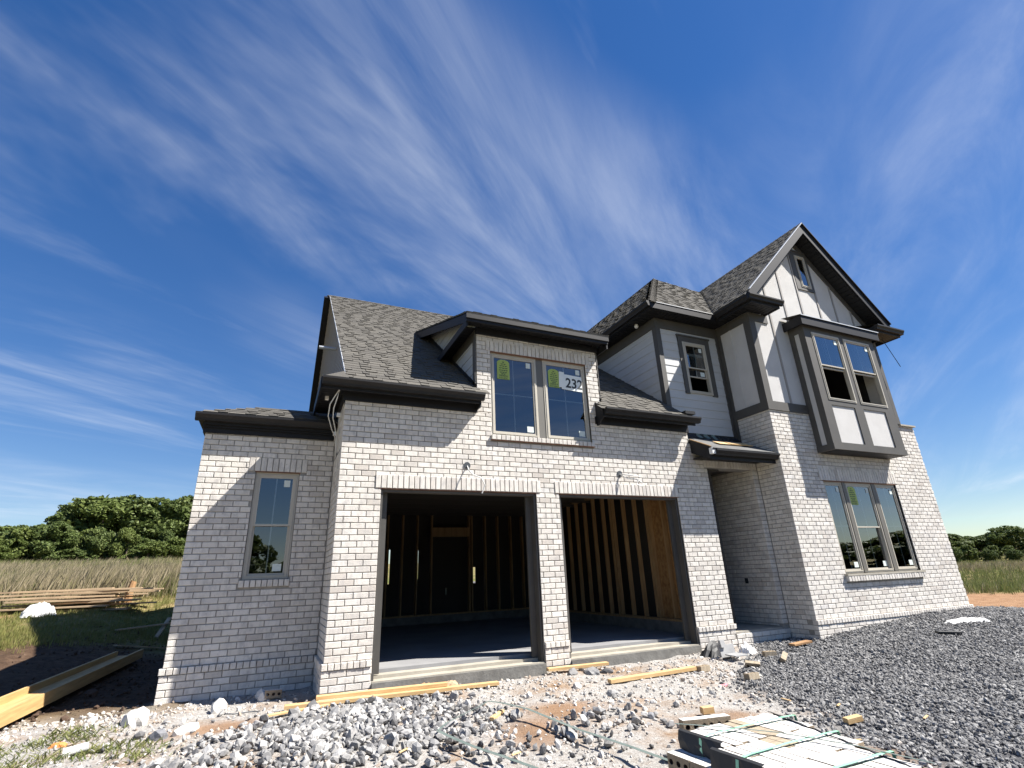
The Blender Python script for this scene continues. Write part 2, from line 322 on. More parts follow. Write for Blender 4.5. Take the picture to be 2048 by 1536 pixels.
def groundmat():
    m = bpy.data.materials.new('building_plot_ground'); m.use_nodes = True; t = m.node_tree; t.nodes.clear(); L = t.links.new
    def n(ty, **k):
        q = t.nodes.new(ty)
        for a, b in k.items(): setattr(q, a, b)
        return q
    out = n('ShaderNodeOutputMaterial'); b = n('ShaderNodeBsdfPrincipled'); b.inputs['Roughness'].default_value = .95; b.inputs['Specular IOR Level'].default_value = .15; L(b.outputs[0], out.inputs[0])
    pos = n('ShaderNodeNewGeometry').outputs['Position']
    def nz(s, d=6, r=.65):
        q = n('ShaderNodeTexNoise'); q.inputs['Scale'].default_value = s; q.inputs['Detail'].default_value = d; q.inputs['Roughness'].default_value = r; L(pos, q.inputs['Vector']); return q.outputs[0]
    def ramp(src, els):
        q = n('ShaderNodeValToRGB')
        for i, (p, c) in enumerate(els):
            e = q.color_ramp.elements[i] if i < 2 else q.color_ramp.elements.new(p); e.position = p; e.color = (*c, 1)
        L(src, q.inputs[0]); return q.outputs[0]
    def mix(f, a, c):
        q = n('ShaderNodeMixRGB'); L(f, q.inputs[0]); L(a, q.inputs[1]); L(c, q.inputs[2]); return q.outputs[0]
    at = n('ShaderNodeAttribute'); at.attribute_name = 'zone'; sp_ = n('ShaderNodeSeparateColor'); L(at.outputs['Color'], sp_.inputs[0])
    lime = mix(ramp(nz(1.6, 5), [(.48, (0, 0, 0)), (.68, (1, 1, 1))]), ramp(nz(26, 8, .75), [(.30, (.17, .15, .13)), (.45, (.33, .31, .285)), (.6, (.45, .435, .41)), (.75, (.26, .245, .225))]),
               ramp(nz(18, 8, .7), [(.3, (.19, .115, .065)), (.5, (.30, .21, .14)), (.7, (.40, .345, .285))]))
    dirt = ramp(nz(7, 9, .75), [(.28, (.035, .022, .014)), (.5, (.085, .052, .032)), (.66, (.13, .085, .055)), (.8, (.34, .30, .26))])
    red = ramp(nz(2.2, 9, .7), [(.3, (.18, .095, .048)), (.5, (.26, .15, .08)), (.7, (.33, .20, .115))])
    grs = mix(ramp(nz(.45, 5), [(.42, (0, 0, 0)), (.6, (1, 1, 1))]), ramp(nz(9, 8), [(.3, (.07, .085, .02)), (.6, (.14, .15, .045)), (.75, (.20, .18, .07))]), ramp(nz(9, 8), [(.3, (.18, .13, .06)), (.6, (.27, .20, .10)), (.75, (.34, .26, .15))]))
    grv = ramp(nz(45, 6, .7), [(.3, (.045, .045, .05)), (.55, (.12, .12, .125)), (.75, (.24, .24, .245))])
    c = mix(sp_.outputs[0], grs, lime); c = mix(sp_.outputs[1], c, dirt); c = mix(sp_.outputs[2], c, red); c = mix(at.outputs['Alpha'], c, grv)
    L(c, b.inputs['Base Color'])
    bp = n('ShaderNodeBump'); bp.inputs['Strength'].default_value = .9; bp.inputs['Distance'].default_value = .03; L(nz(38, 8, .75), bp.inputs['Height']); L(bp.outputs[0], b.inputs['Normal'])
    return m
M['ground'] = groundmat()
ground = np_mesh('ground', GV, GF, 'ground'); tag(ground, 'building plot of crushed limestone, bare soil and rough grass', kind='structure')
gn = fbm(GX, GY, .8, 31)
lime = sst(1.6, .4, GY+.8*gn+.35*np.clip(-2.2-GX, 0, 9))*sst(-9, -5, GX+2*gn)*sst(17, 14, GX)*sst(-7.5, -5.5, GY+.8*gn)
lime = np.maximum(lime, 1.*(GX > -1.5)*(GX < 13)*(GY > .3)*(GY < 8))
dirt = sst(8.0, 6.0, GY+1.3*gn)*sst(-7.2, -5.2, GX+1.0*gn)*(GX < 0)*(1-lime)
dirt = np.maximum(dirt, .9*sst(9.6, 8.6, np.abs(GY-11.4)*2.2+1.2*gn+6.9)*sst(-9.5, -8, GX)*sst(-5.0, -6.0, GX)*0)
red = sst(13.6, 14.6, GX+.4*gn)*sst(23, 21, np.hypot(GX-6, GY*1.0)+1.2*gn)*sst(14, 11, GY)
red = np.maximum(red, sst(1., .55, np.hypot((GX+8.6)/2.2, (GY-10.6)/.8)+.3*gn))
PATCH = ((-1.0, -.72, .55, .22), (1.75, -2.35, .55, .45), (2.5, -1.75, .5, .35), (3.6, -2.9, .5, .3), (4.3, -4.3, .6, .25))
def earth_w(x, y): return np.clip(sum(np.exp(-((x-a)/c)**2-((y-b)/d)**2) for a, b, c, d in PATCH)*1.3-.25+.7*fbm(x, y, 2.5, 71), 0, 1)*(sum(np.exp(-((x-a)/c)**2-((y-b)/d)**2) for a, b, c, d in PATCH) > .15)
red = np.maximum(red, .85*earth_w(GX, GY))
col = np.stack([lime, np.clip(dirt, 0, 1), red, gravel_w(GX, GY)], -1).reshape(-1, 4)
at = ground.data.attributes.new('zone', 'FLOAT_COLOR', 'POINT'); at.data.foreach_set('color', np.ascontiguousarray(col, np.float32).ravel())
ground.data.shade_smooth()

# ------------------------------------------------------------------ house
C = .08128; PB = .2032; J = .0105          # course height, brick pitch, joint
XB, D, W, ZT = 8.235, .594, 4.88, 3.94     # bay: left side, projection, width, top of brick
E, W2, ZL = 1.008, 1.844, 3.10             # left wing: setback, width, top of brick
YS, XS = .35, 6.43                         # upper siding walls
house = bpy.data.objects.new('house', None); COL.objects.link(house); house.location = (5.5, 1.0, -.4); house.empty_display_size = .5
WORLD['house'] = Matrix.Translation((5.5, 1.0, -.4))
tag(house, 'unfinished two storey white brick house with open garage bays and dark trim', 'house')
def part(name, mb, mats, parent=house, **k): return mb.build(name, mats, parent, **k)

BR = []   # brick records: wall, face centre, U, V, N, len, height, depth
def brick(wall, c, U, V, Nn, l, hh, dep=.088): BR.append((wall, np.asarray(c, float), U, V, Nn, l, hh, dep))
def courses(wall, O, U, Nn, u0, u1, z0, z1, opens=(), start='free', phase=0):
    """running bond on a wall plane; start: corner (brick turns the corner), after (follows a turned brick), free"""
    O = np.asarray(O, float)
    for i in range(math.floor(z0/C+1e-6), math.ceil(z1/C-1e-6)):
        za = max(i*C+J/2, z0); zb = min((i+1)*C-J/2, z1)
        if zb-za < .018: continue
        odd = (i+phase) % 2; segs = []; u = u0
        if start == 'corner': first = .092 if odd else PB-J
        elif start == 'after': u = u0+(PB if odd else .092+J); first = PB-J
        else: first = .0965 if odd else PB-J
        k = 0
        while u < u1-.02:
            l = first if k == 0 else PB-J+random.uniform(-.002, .002)
            segs.append((u, min(u+l, u1), k == 0)); u += l+J; k += 1
        zm = (za+zb)/2
        for (o0, o1, p0, p1) in opens:
            if not (p0 < zm < p1): continue
            ns = []
            for a, b, f in segs:
                if b <= o0 or a >= o1: ns.append((a, b, f)); continue
                if a < o0: ns.append((a, o0, f))
                if b > o1: ns.append((o1, b, False))
            segs = ns
        for a, b, f in segs:
            if b-a < .03: continue
            dep = .088
            if f and start == 'corner': dep = PB-J if odd else .092
            brick(wall, O+U*(a+b)/2+Z*zm+Nn*random.uniform(-.0015, .0025), U, Z, Nn, b-a, zb-za, dep)
def soldiers(wall, O, U, Nn, u0, u1, z0, z1, proud=.012, pitch=.0813):
    n = max(1, round((u1-u0)/pitch)); p = (u1-u0)/n
    for i in range(n):
        brick(wall, np.asarray(O, float)+U*(u0+(i+.5)*p)+Z*(z0+z1)/2+Nn*(proud+random.uniform(-.0015, .0025)), U, Z, Nn, p-J, z1-z0-.004, .1)
def ledge(wall, O, U, Nn, u0, u1, z1=0., hgt_=.078, proud=.04): soldiers(wall, O, U, Nn, u0, u1, z1-hgt_, z1, proud)
def panel(mb, O, U, Nn, u0, u1, z0, z1, opens, th=.1, back=.012, mi=0):
    """solid wall slab behind the brick faces with openings"""
    O = np.asarray(O, float); us = sorted({u0, u1, *[q for o in opens for q in o[:2] if u0 < q < u1]}); zs = sorted({z0, z1, *[q for o in opens for q in o[2:] if z0 < q < z1]})
    for a, b in zip(us, us[1:]):
        run = None
        for p, q in list(zip(zs, zs[1:]))+[(None, None)]:
            solid = p is not None and not any(o[0] < (a+b)/2 < o[1] and o[2] < (p+q)/2 < o[3] for o in opens)
            if solid: run = (run[0], q) if run else (p, q)
            if not solid and run:
                mb.obox(O+U*(a+b)/2+Z*(run[0]+run[1])/2-Nn*(back+th/2), U*(b-a)/2, Nn*th/2, Z*(run[1]-run[0])/2, mi); run = None
F_ = -Y
ZB = -.75
# garage front -------------------------------------------------------
DOOR1, DOOR2, ENT = (.591, 3.091, -9, 2.195), (3.514, 6.026, -9, 2.195), (6.88, 8.09, -9, 2.795)
DW = (2.335, 4.27, 3.115, 4.625)
mb = MB(); g_op = [DOOR1, DOOR2, DW]
panel(mb, (0, 0, 0), X, F_, .009, 6.52, ZB, 3.55, g_op); panel(mb, (0, 0, 0), X, F_, 2.09, 4.515, 3.55, 4.95, g_op)
gw = part('garage_wall', mb, 'mortar')
hd = [(.505, 3.175, 2.195, 2.392), (3.435, 6.055, 2.195, 2.392), (2.25, 4.36, 4.625, 4.828), (2.32, 4.29, 3.03, 3.115)]
eh = (6.80, 8.225, 2.795, 2.99)
for i in range(-1, 34): brick(gw, ((8.09+XB-.004)/2, random.uniform(-.002, .0015), (i+.5)*C), X, Z, F_, XB-.004-8.09, C-J, .092)
brick(gw, ((8.09+XB-.004)/2, 0, 34*C+.015), X, Z, F_, XB-.004-8.09, .026, .092)
courses(gw, (0, 0, 0), X, F_, 0, XB-.003, 0, 40*C, g_op+hd+[(6.88, 8.4, -9, 2.795), (6.80, 8.4, 2.795, 2.99)], 'corner'); courses(gw, (0, 0, 0), X, F_, 0, 6.515, 40*C, 3.47, g_op+hd, 'corner')
courses(gw, (0, 0, 0), X, F_, 2.085, 4.52, 3.47, 4.925, [DW]+hd, 'free')
for a, b, z0, z1 in hd[:3]: soldiers(gw, (0, 0, 0), X, F_, a, b, z0, z1, .013 if z0 < 3 else .006)
soldiers(gw, (0, 0, 0), X, F_, 2.315, 4.295, 3.03, 3.112, .05)
mb = MB(); mb.box(2.31, 4.30, -.045, .06, 3.024, 3.032); part('sill_flashing', mb, 'tape', gw)
lo_op = [(DOOR1[0]-.002, DOOR1[1]+.002, -9, 9), (DOOR2[0]-.002, DOOR2[1]+.002, -9, 9)]
for k, (a, b, c0, c1) in enumerate(((-.015, .589, -.03, .588), (3.093, 3.512, 3.094, 3.511), (6.028, 6.87, 6.029, 6.90))):
    mb = MB(); panel(mb, (0, -.024, 0), X, F_, a, b, ZB, -.04, [], .12); lw = part('water_table', mb, 'mortar')
    courses(lw, (0, -.024, 0), X, F_, -.024 if k == 0 else a, .589 if k == 0 else b, ZB+.02, -.08, [], 'corner' if k == 0 else 'free', 1); ledge(lw, (0, 0, 0), X, F_, c0, c1)
# garage return (faces left) and its lower part
mb = MB(); panel(mb, (0, 0, 0), Y, -X, .1, E+.02, ZB, 3.55, [])
gr = part('garage_return_wall', mb, 'mortar')
courses(gr, (0, 0, 0), Y, -X, 0, E-.004, 0, 3.47, [], 'after')
mb = MB(); panel(mb, (-.024, 0, 0), Y, -X, .09, E, ZB, -.04, [], .12); lr = part('water_table', mb, 'mortar')
courses(lr, (-.024, -.024, 0), Y, -X, 0, E+.016, ZB+.02, -.08, [], 'after', 1); ledge(lr, (0, 0, 0), Y, -X, .06, E-.03)
# left wing ----------------------------------------------------------
LWW = (-1.10, -.485, 1.02, 2.56)
mb = MB(); panel(mb, (0, E, 0), X, F_, -W2+.009, .05, ZB, 3.2, [LWW]); lww = part('side_wing_wall', mb, 'mortar')
lh = [(-1.205, -.385, 2.56, 2.765), (-1.125, -.465, .925, 1.02)]
courses(lww, (0, E, 0), X, F_, -W2, -.012, 0, ZL+.02, [LWW]+lh, 'corner')
soldiers(lww, (0, E, 0), X, F_, *lh[0], .004); soldiers(lww, (0, E, 0), X, F_, *lh[1], .03, .075)
mb = MB(); panel(mb, (0, E-.024, 0), X, F_, -W2-.015, .0, ZB, -.04, [], .12); l2 = part('water_table', mb, 'mortar')
courses(l2, (0, E-.024, 0), X, F_, -W2-.024, -.03, ZB+.02, -.08, [], 'corner', 1); ledge(l2, (0, E, 0), X, F_, -W2-.04, -.045)
mb = MB(); mb.box(-W2+.009, -W2+.11, E+.11, 7, ZB, 3.2); part('side_wing_left_wall', mb, 'mortar')
# entry --------------------------------------------------------------
mb = MB(); panel(mb, (0, 0, 0), X, F_, 6.52, XB+.02, ZB, 3.25, [(6.88, 8.103, -9, 2.795), (6.80, 6.88, -9, -.04)], .25); ew = part('entry_wall', mb, 'mortar')
soldiers(ew, (0, 0, 0), X, F_, *eh, .004)
mb = MB(); mb.box(6.86, 8.11, .02, .26, 2.80, 2.88); part('entry_soffit', mb, 'bronze_board')
mb = MB(); panel(mb, (8.09, 0, 0), Y, -X, .264, 2.6, -.2, 3.3, []); er = part('entry_side_wall', mb, 'mortar')
courses(er, (8.09, 0, 0), Y, -X, .1, 2.6, -.12, 2.85, [], 'free')
mb = MB(); mb.box(6.80, 8.2, 2.6, 2.7, -.2, 3.3); mb.box(6.75, 6.86, .26, 2.6, -.2, 3.3); mb.box(6.75, 8.2, .26, 2.65, 2.88, 2.95); part('entry_inner_wall', mb, 'shade_in')
mb = MB(); mb.box(6.885, XB, .0, 2.6, -.5, -.13); part('porch_slab', mb, 'conc')
mb = MB(); panel(mb, (0, -.02, 0), X, F_, 6.88, XB, ZB, -.14, [], .05); st = part('entry_step', mb, 'mortar')
courses(st, (0, -.024, 0), X, F_, 6.885, XB-.003, ZB+.1, -.14, [], 'free', 1)
mb = MB(); mb.box(8.085, 8.12, .62, .70, .62, .72); part('outlet_box', mb, 'ink', er)
# bay ----------------------------------------------------------------
BW = (9.35, 11.74, .735, 2.53)
mb = MB(); panel(mb, (0, -D, 0), X, F_, XB+.009, XB+W-.009, ZB, ZT, [BW]); bw = part('bay_wall', mb, 'mortar')
bh = [(9.275, 11.80, 2.53, 2.775), (9.31, 11.74, .60, .735)]
courses(bw, (0, -D, 0), X, F_, XB, XB+W, 0, ZT, [BW]+bh, 'corner'); soldiers(bw, (0, -D, 0), X, F_, *bh[0], .008)
soldiers(bw, (0, -D, 0), X, F_, 9.30, 11.76, .60, .70, .065)
mb = MB(); mb.box(9.29, 11.77, -D-.07, -D+.06, .70, .735); part('sill_top', mb, 'conc', bw)
mb = MB(); panel(mb, (0, -D-.024, 0), X, F_, XB-.015, XB+W+.02, ZB, -.04, [], .12); b2 = part('water_table', mb, 'mortar')
courses(b2, (0, -D-.024, 0), X, F_, XB-.024, XB+W+.024, ZB+.02, -.08, [], 'corner', 1); ledge(b2, (0, -D, 0), X, F_, XB-.03, XB+W+.04)
mb = MB(); panel(mb, (XB, 0, 0), Y, -X, -D+.1, YS+.3, ZB, ZT, []); bs = part('bay_side_wall', mb, 'mortar')
courses(bs, (XB, -D, 0), Y, -X, 0, D-.01, -.75, 3.1, [], 'after'); courses(bs, (XB, -D, 0), Y, -X, 0, D+YS, 3.1, ZT, [], 'after')
mb = MB(); mb.box(XB+W-.11, XB+W-.009, -D+.1, 8, ZB, ZT); part('bay_far_wall', mb, 'mortar')
mb = MB(); mb.box(12.56, XB+W+.03, -D-.05, -D+.1, ZT, ZT+.035); part('brick_cap', mb, 'conc', bw)

# ---- upper walls: siding ---------------------------------------------
SW = (7.10, 7.765, 4.49, 5.715)
mb = MB(); panel(mb, (0, YS+.02, 0), X, F_, XS+.02, XB+.05, 3.2, 6.2, [SW], .08, 0); mb.box(XS+.02, XS+.1, YS+.11, 6.5, 3.2, 6.2); sd = part('upper_wall', mb, 'shade_in')
ex = .187; z = 3.40
while z < 5.96:
    z1 = min(z+ex, 5.96)
    def clap(O, U, Nn, u0, u1, z0=z, z1=z1):
        m = MB(); a, b = np.asarray(O)+U*u0, np.asarray(O)+U*u1; lip = Nn*.014
        m.add([a+Z*z0+lip, b+Z*z0+lip, b+Z*(z1+.012)+Nn*.003, a+Z*(z1+.012)+Nn*.003, a+Z*z0-Nn*.005, b+Z*z0-Nn*.005], [(0, 1, 2, 3), (4, 5, 1, 0)]); m.build('siding_board', 'siding', sd)
    zc = (z+z1)/2
    if SW[2]-.02 < zc < 5.85: clap((0, YS, 0), X, F_, XS, 6.99); clap((0, YS, 0), X, F_, 7.90, XB)
    else: clap((0, YS, 0), X, F_, XS, XB)
    y0 = YS; y1 = max(y0+.05, (z1-3.9)/.75+.1)
    if zc > 4.2: clap((XS, 0, 0), Y, -X, YS, min(y1, 4.2))
    z += ex
mb = MB(); tr = .016
mb.box(XS-.02, XS+.10, YS-.03, YS+.01, 4.0, 5.97); part('corner_board', mb, 'taupe')
mb = MB(); mb.box(XS-.021, XS+.0, YS-.029, YS+.10, 4.0, 5.97); part('corner_board', mb, 'taupe')
mb = MB(); mb.box(XB-.085, XB-.005, YS-.03, YS+.01, 3.40, 5.97); part('corner_board', mb, 'taupe')
mb = MB(); mb.box(XS-.03, XB, YS-.032, YS+.01, 5.95, 6.18); part('frieze_board', mb, 'taupe')
mb = MB(); mb.box(XS-.031, XS, YS, 6.2, 5.95, 6.18); part('frieze_board', mb, 'taupe')
mb = MB(); mb.box(6.99, 7.11, YS-.034, YS, 4.47, 5.83); mb.box(7.755, 7.90, YS-.034, YS, 4.47, 5.83); mb.box(6.99, 7.90, YS-.036, YS, 5.71, 5.84); mb.box(6.965, 7.925, YS-.055, YS, 5.84, 5.875); part('window_trim', mb, 'taupe')

# ---- upper bay -------------------------------------------------------
ZR, XR_, SL = 8.93, 10.43, .985     # ridge
UR = 12.6
mb = MB(); P = [(XB, ZT), (UR, ZT), (UR, 6.2), (12.95, 6.2), (XR_, 6.2+(12.95-XR_)*SL-.03), (7.93, 6.2), (XB, 6.2)]
GW = (10.335, 10.69, 7.27, 8.19)
# gable wall split round the window and the oriel
def gz(x): return 6.22+(XR_-7.93-abs(x-XR_))*SL
for (a, b, lo, hi) in ((XB, 9.42, ZT, None), (9.42, GW[0], 5.9, None), (GW[0], GW[1], 5.9, GW[2]), (GW[1], 11.80, 5.9, None), (11.80, UR, ZT, None)):
    if hi is None:
        pts = [(a, lo), (b, lo), (b, gz(b)), (a, gz(a))] if not (a < XR_ < b) else [(a, lo), (b, lo), (b, gz(b)), (XR_, gz(XR_)), (a, gz(a))]
    else: pts = [(a, lo), (b, lo), (b, hi), (a, hi)]
    mb.prism([(q[0], -D, q[1]) for q in pts], Y*.08)
mb.prism([(GW[0], -D, GW[3]), (GW[1], -D, GW[3]), (GW[1], -D, gz(GW[1])), (XR_, -D, gz(XR_)), (GW[0], -D, gz(GW[0]))], Y*.08)
ub = part('stucco_gable_wall', mb, 'stucco')
mb = MB(); mb.box(XB, XB+.08, -D+.08, YS, ZT, 6.25); part('stucco_side_wall', mb, 'stucco')
mb = MB(); mb.box(UR-.08, UR, -D+.08, 8, ZT, 6.25); part('stucco_side_wall', mb, 'stucco')
T = .022
def trim(name, m, x0, x1, y0, y1, z0, z1, parent=ub): q = MB(); q.box(x0, x1, y0, y1, z0, z1); return q.build(name, m, parent)
trim('corner_board', 'taupe', XB-T, XB+.15, -D-T, -D, 4.125, 6.0)
trim('corner_board', 'taupe', XB-T-.001, XB, -D-T+.001, -D+.15, 4.125, 6.0)
trim('corner_board', 'taupe', XB-T, XB, YS-.12, YS-.032, 3.42, 6.0)
trim('band_board', 'taupe', XB-T-.004, 9.40, -D-T-.004, -D, ZT, 4.13)
trim('band_board', 'taupe', XB-T-.005, XB, -D-T-.003, YS-.033, ZT, 4.13)
trim('band_board', 'taupe', 11.82, UR+T, -D-T-.004, -D, ZT+.04, 4.16)
trim('frieze_board', 'taupe', XB-T-.003, 8.80, -D-T-.003, -D, 5.99, 6.18)
trim('frieze_board', 'taupe', XB-T-.004, XB, -D-T-.002, YS-.034, 5.99, 6.18)
trim('corner_board', 'taupe', UR-.10, UR+T, -D-T, -D, 4.16, 6.0)
trim('corner_board', 'taupe', 11.84, 11.97, -D-T, -D, 4.16, 6.0)
trim('frieze_board', 'taupe', 11.82, UR+T, -D-T-.003, -D, 5.99, 6.18)
for x in (8.955, 9.535, 10.14, 10.79, 11.40, 12.0):
    lo = 6.10 if 9.35 < x < 11.9 else (4.13 if x < 9.35 else 4.16); hi = gz(x)-.02
    if x == 10.14 or x == 10.79: hi = min(hi, 8.2)
    trim('batten', 'taupe_mid', x-.025, x+.025, -D-.016, -D, lo, hi)
trim('batten', 'stucco', 8.0, 8.0, -D, -D, 5, 5) if False else None
mb = MB(); mb.box(XB-.014, XB, -.06, -.01, 4.13, 5.99); part('batten', mb, 'stucco', ub)
for s in (-1, 1):     # frieze following the rake under the soffit
    a = A3(XR_, -D-.012, gz(XR_)-.03); b = A3(XR_+s*2.35, -D-.012, gz(XR_+2.35)-.03); d = (b-a)/np.linalg.norm(b-a); nn = np.cross(d, Y); nn = nn*(1 if nn[2] > 0 else -1)
    q = MB(); q.bar(a-nn*.07, b-nn*.07, Y*.014, nn*.07); q.build('rake_frieze', 'taupe', ub)
trim('window_trim', 'taupe', 10.14+.03, GW[0], -D-.024, -D, 7.19, 8.30); trim('window_trim', 'taupe', GW[1], 10.79-.0, -D-.024, -D, 7.19, 8.30)
trim('window_trim', 'taupe', GW[0], GW[1], -D-.024, -D, 8.19, 8.30); trim('window_trim', 'taupe', GW[0], GW[1], -D-.024, -D, 7.19, 7.27); trim('window_trim', 'taupe', 10.12, 10.84, -D-.04, -D, 8.30, 8.335)
# oriel ---------------------------------------------------------------
OY, OX0, OX1 = -.945, 9.415, 11.82
OWN = [(9.64, 10.55, 4.18, 5.765), (10.70, 11.64, 4.18, 5.765)]
OPN = [(9.69, 10.45, 3.255, 4.07), (10.73, 11.50, 3.255, 4.07)]
mb = MB(); panel(mb, (0, OY, 0), X, F_, OX0+.02, OX1-.02, 3.12, 5.92, OWN, .06, .0)
mb.box(OX0+.02, OX0+.08, OY+.06, -D, 3.12, 5.92); mb.box(OX1-.08, OX1-.02, OY+.06, -D, 3.12, 5.92); orl = part('oriel_body', mb, 'stucco')
mb = MB(); panel(mb, (0, OY, 0), X, F_, OX0, OX1, 3.22, 5.93, OWN+OPN, .022, -.022); part('oriel_trim', mb, 'taupe', orl)
for x, e in ((OX0, 1), (OX1, -1)):
    s = -e
    for y0, y1, z0, z1 in ((OY+.0005, OY+.115, 3.22, 5.93), (-D-.115, -D-.001, 3.22, 5.93), (OY+.115, -D-.115, 5.75, 5.93)): trim('oriel_side_trim', 'taupe', min(x, x+e*.022), max(x, x+e*.022), y0, y1, z0, z1, orl)
mb = MB(); mb.box(OX0-.012, OX1+.012, OY-.035, -D-.001, 3.10, 3.22); part('oriel_base', mb, 'taupe', orl)
mb = MB(); mb.box(OX0+.1, OX1-.1, OY+.02, -D, 3.092, 3.10); part('oriel_soffit', mb, 'soffit', orl)
FY = -1.07
mb = MB(); mb.box(9.28, 11.96, FY, FY+.03, 5.87, 6.07); mb.box(9.28, 9.31, FY+.03, -D-.001, 5.87, 6.07); mb.box(11.93, 11.96, FY+.03, -D-.001, 5.87, 6.07); part('oriel_fascia', mb, 'bronze_board', orl)
mb = MB()
for i in range(27): mb.box(9.315+i*.097, 9.315+i*.097+.088, FY+.03, -D-.03, 5.915, 5.925)
part('oriel_eave_soffit', mb, 'soffit', orl)
mb = MB(); mb.add([(9.26, FY-.02, 6.085), (11.98, FY-.02, 6.085), (11.98, -D-.02, 6.20), (9.26, -D-.02, 6.20), (9.26, FY-.02, 6.065), (11.98, FY-.02, 6.065)], [(0, 1, 2, 3), (4, 5, 1, 0)]); mb.box(9.27, 11.97, FY-.024, FY-.018, 6.07, 6.09, 1); part('oriel_roof', mb, ['felt', 'drip'], orl)

# ------------------------------------------------------------------ roofs
SH = []   # shingles: roof part, origin, a, s, n, a0, a1, s0, s1, thick
def shingle_plane(roof, O, a, s, poly, expo=.143, skip=None, seed=1):
    """O origin at eave, a along eave, s up the slope, poly = convex outline in (a, s)"""
    r = random.Random(seed); O = np.asarray(O, float); nn = np.cross(a, s); nn /= np.linalg.norm(nn)
    if nn[2] < 0: nn = -nn
    smax = max(q[1] for q in poly); smin = min(q[1] for q in poly); i = 0
    while smin+i*expo < smax-.03:
        s0 = smin+i*expo; s1 = min(s0+expo+.03, smax+.01); sm = s0+expo*.45; xs = []
        for (p, q) in zip(poly, poly[1:]+poly[:1]):
            if (p[1]-sm)*(q[1]-sm) < 0: xs.append(p[0]+(q[0]-p[0])*(sm-p[1])/(q[1]-p[1]))
        if len(xs) >= 2:
            lo, hi = min(xs), max(xs); u = lo; u -= r.uniform(0, .2); up = r.random() < .5
            while u < hi:
                l = r.uniform(.10, .19) if up else r.uniform(.14, .30); e = min(u+l, hi); b = max(u, lo)
                if e-b > .015 and not (skip and skip(O+a*(b+e)/2+s*s0)): SH.append((roof, O, a, s, nn, b, e, s0, s1, (.0175 if up else .008)))
                u += l; up = not up
        i += 1
def slab_roof(name, pts, th=.02, mats='felt'):
    m = MB(); P = [np.asarray(p, float) for p in pts]; nr = np.cross(P[1]-P[0], P[2]-P[0]); nr /= np.linalg.norm(nr); nr = nr if nr[2] > 0 else -nr
    m.prism([p-nr*.004 for p in P], -nr*th); return m.build(name, mats, house)
k75 = A3(0, .8, .6)
# main garage roof: plane z = 3.9 + .75 y
EY = -.30; RY = 6.88
_m = MB(); _n = A3(0, -.6, .8)
for xa, xb, ya, yb in ((-.03, 2.12, EY, 3.3), (4.48, XS+.02, EY, 3.3), (-.03, XS+.02, 3.3, RY)): _m.prism([A3(q[0], q[1], 3.9+.75*q[1])-_n*.004 for q in ((xa, ya), (xb, ya), (xb, yb), (xa, yb))], -_n*.02)
rf = _m.build('garage_roof', 'felt', house)
def under_dormer(p): return 2.14 < p[0] < 4.46 and 0 <= p[1] < 3.4 or (p[0] > 2.14 and p[0] < 4.46 and p[1] < .02)
lenS = (RY-EY)/.8
shingle_plane(rf, (0, EY, 3.9+.75*EY), X, k75, [(-.03, 0), (XS, 0), (XS, lenS), (-.03, lenS)], skip=under_dormer, seed=3)
rb = slab_roof('rear_garage_roof', [(-.1, RY, 9.06), (XS+3, RY, 9.06), (XS+3, 12.2, 9.06-5.32*1.05), (-.1, 12.2, 9.06-5.32*1.05)])
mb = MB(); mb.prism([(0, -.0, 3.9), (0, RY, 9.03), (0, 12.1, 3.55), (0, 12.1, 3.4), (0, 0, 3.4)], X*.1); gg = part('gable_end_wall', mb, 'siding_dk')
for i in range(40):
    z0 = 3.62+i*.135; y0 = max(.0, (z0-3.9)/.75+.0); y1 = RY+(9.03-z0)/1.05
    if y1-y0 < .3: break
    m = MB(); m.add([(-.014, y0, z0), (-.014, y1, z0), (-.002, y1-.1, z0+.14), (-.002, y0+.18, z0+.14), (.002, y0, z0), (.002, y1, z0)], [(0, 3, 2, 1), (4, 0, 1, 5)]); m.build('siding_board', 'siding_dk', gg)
mb = MB(); mb.bar((-.03, EY+.1, 3.9+.75*(EY+.1)-.012), (-.03, RY, 9.06-.012), X*.006, A3(0, -.6, .8)*.014); part('rake_drip_edge', mb, 'drip')
a = A3(-.09, RY, 9.0); b = A3(-.09, 12.1, 9.0-5.22*1.05); d = (b-a)/np.linalg.norm(b-a); nn = np.cross(X, d); nn = nn if nn[2] > 0 else -nn
mb = MB(); mb.bar(a-nn*.05, b-nn*.05, X*.09, nn*.075); part('rear_rake_board', mb, 'bronze_board')
mb = MB(); mb.tube([(.02, 2.6, 5.42), (-.34, 2.6, 5.42)], .036, 10); part('vent_pipe', mb, 'pvc')
mb = MB()
for i in range(44): x = -.03+i*.15; mb.add([(x, RY-.13, 9.06-.0975+.016), (x+.17, RY-.13, 9.06-.0975+.022), (x+.17, RY+.02, 9.085), (x, RY+.02, 9.079), (x, RY+.15, 8.95), (x+.17, RY+.15, 8.95)], [(0, 1, 2, 3), (3, 2, 5, 4)], 0, random.random())
part('ridge_cap', mb, 'shingle')
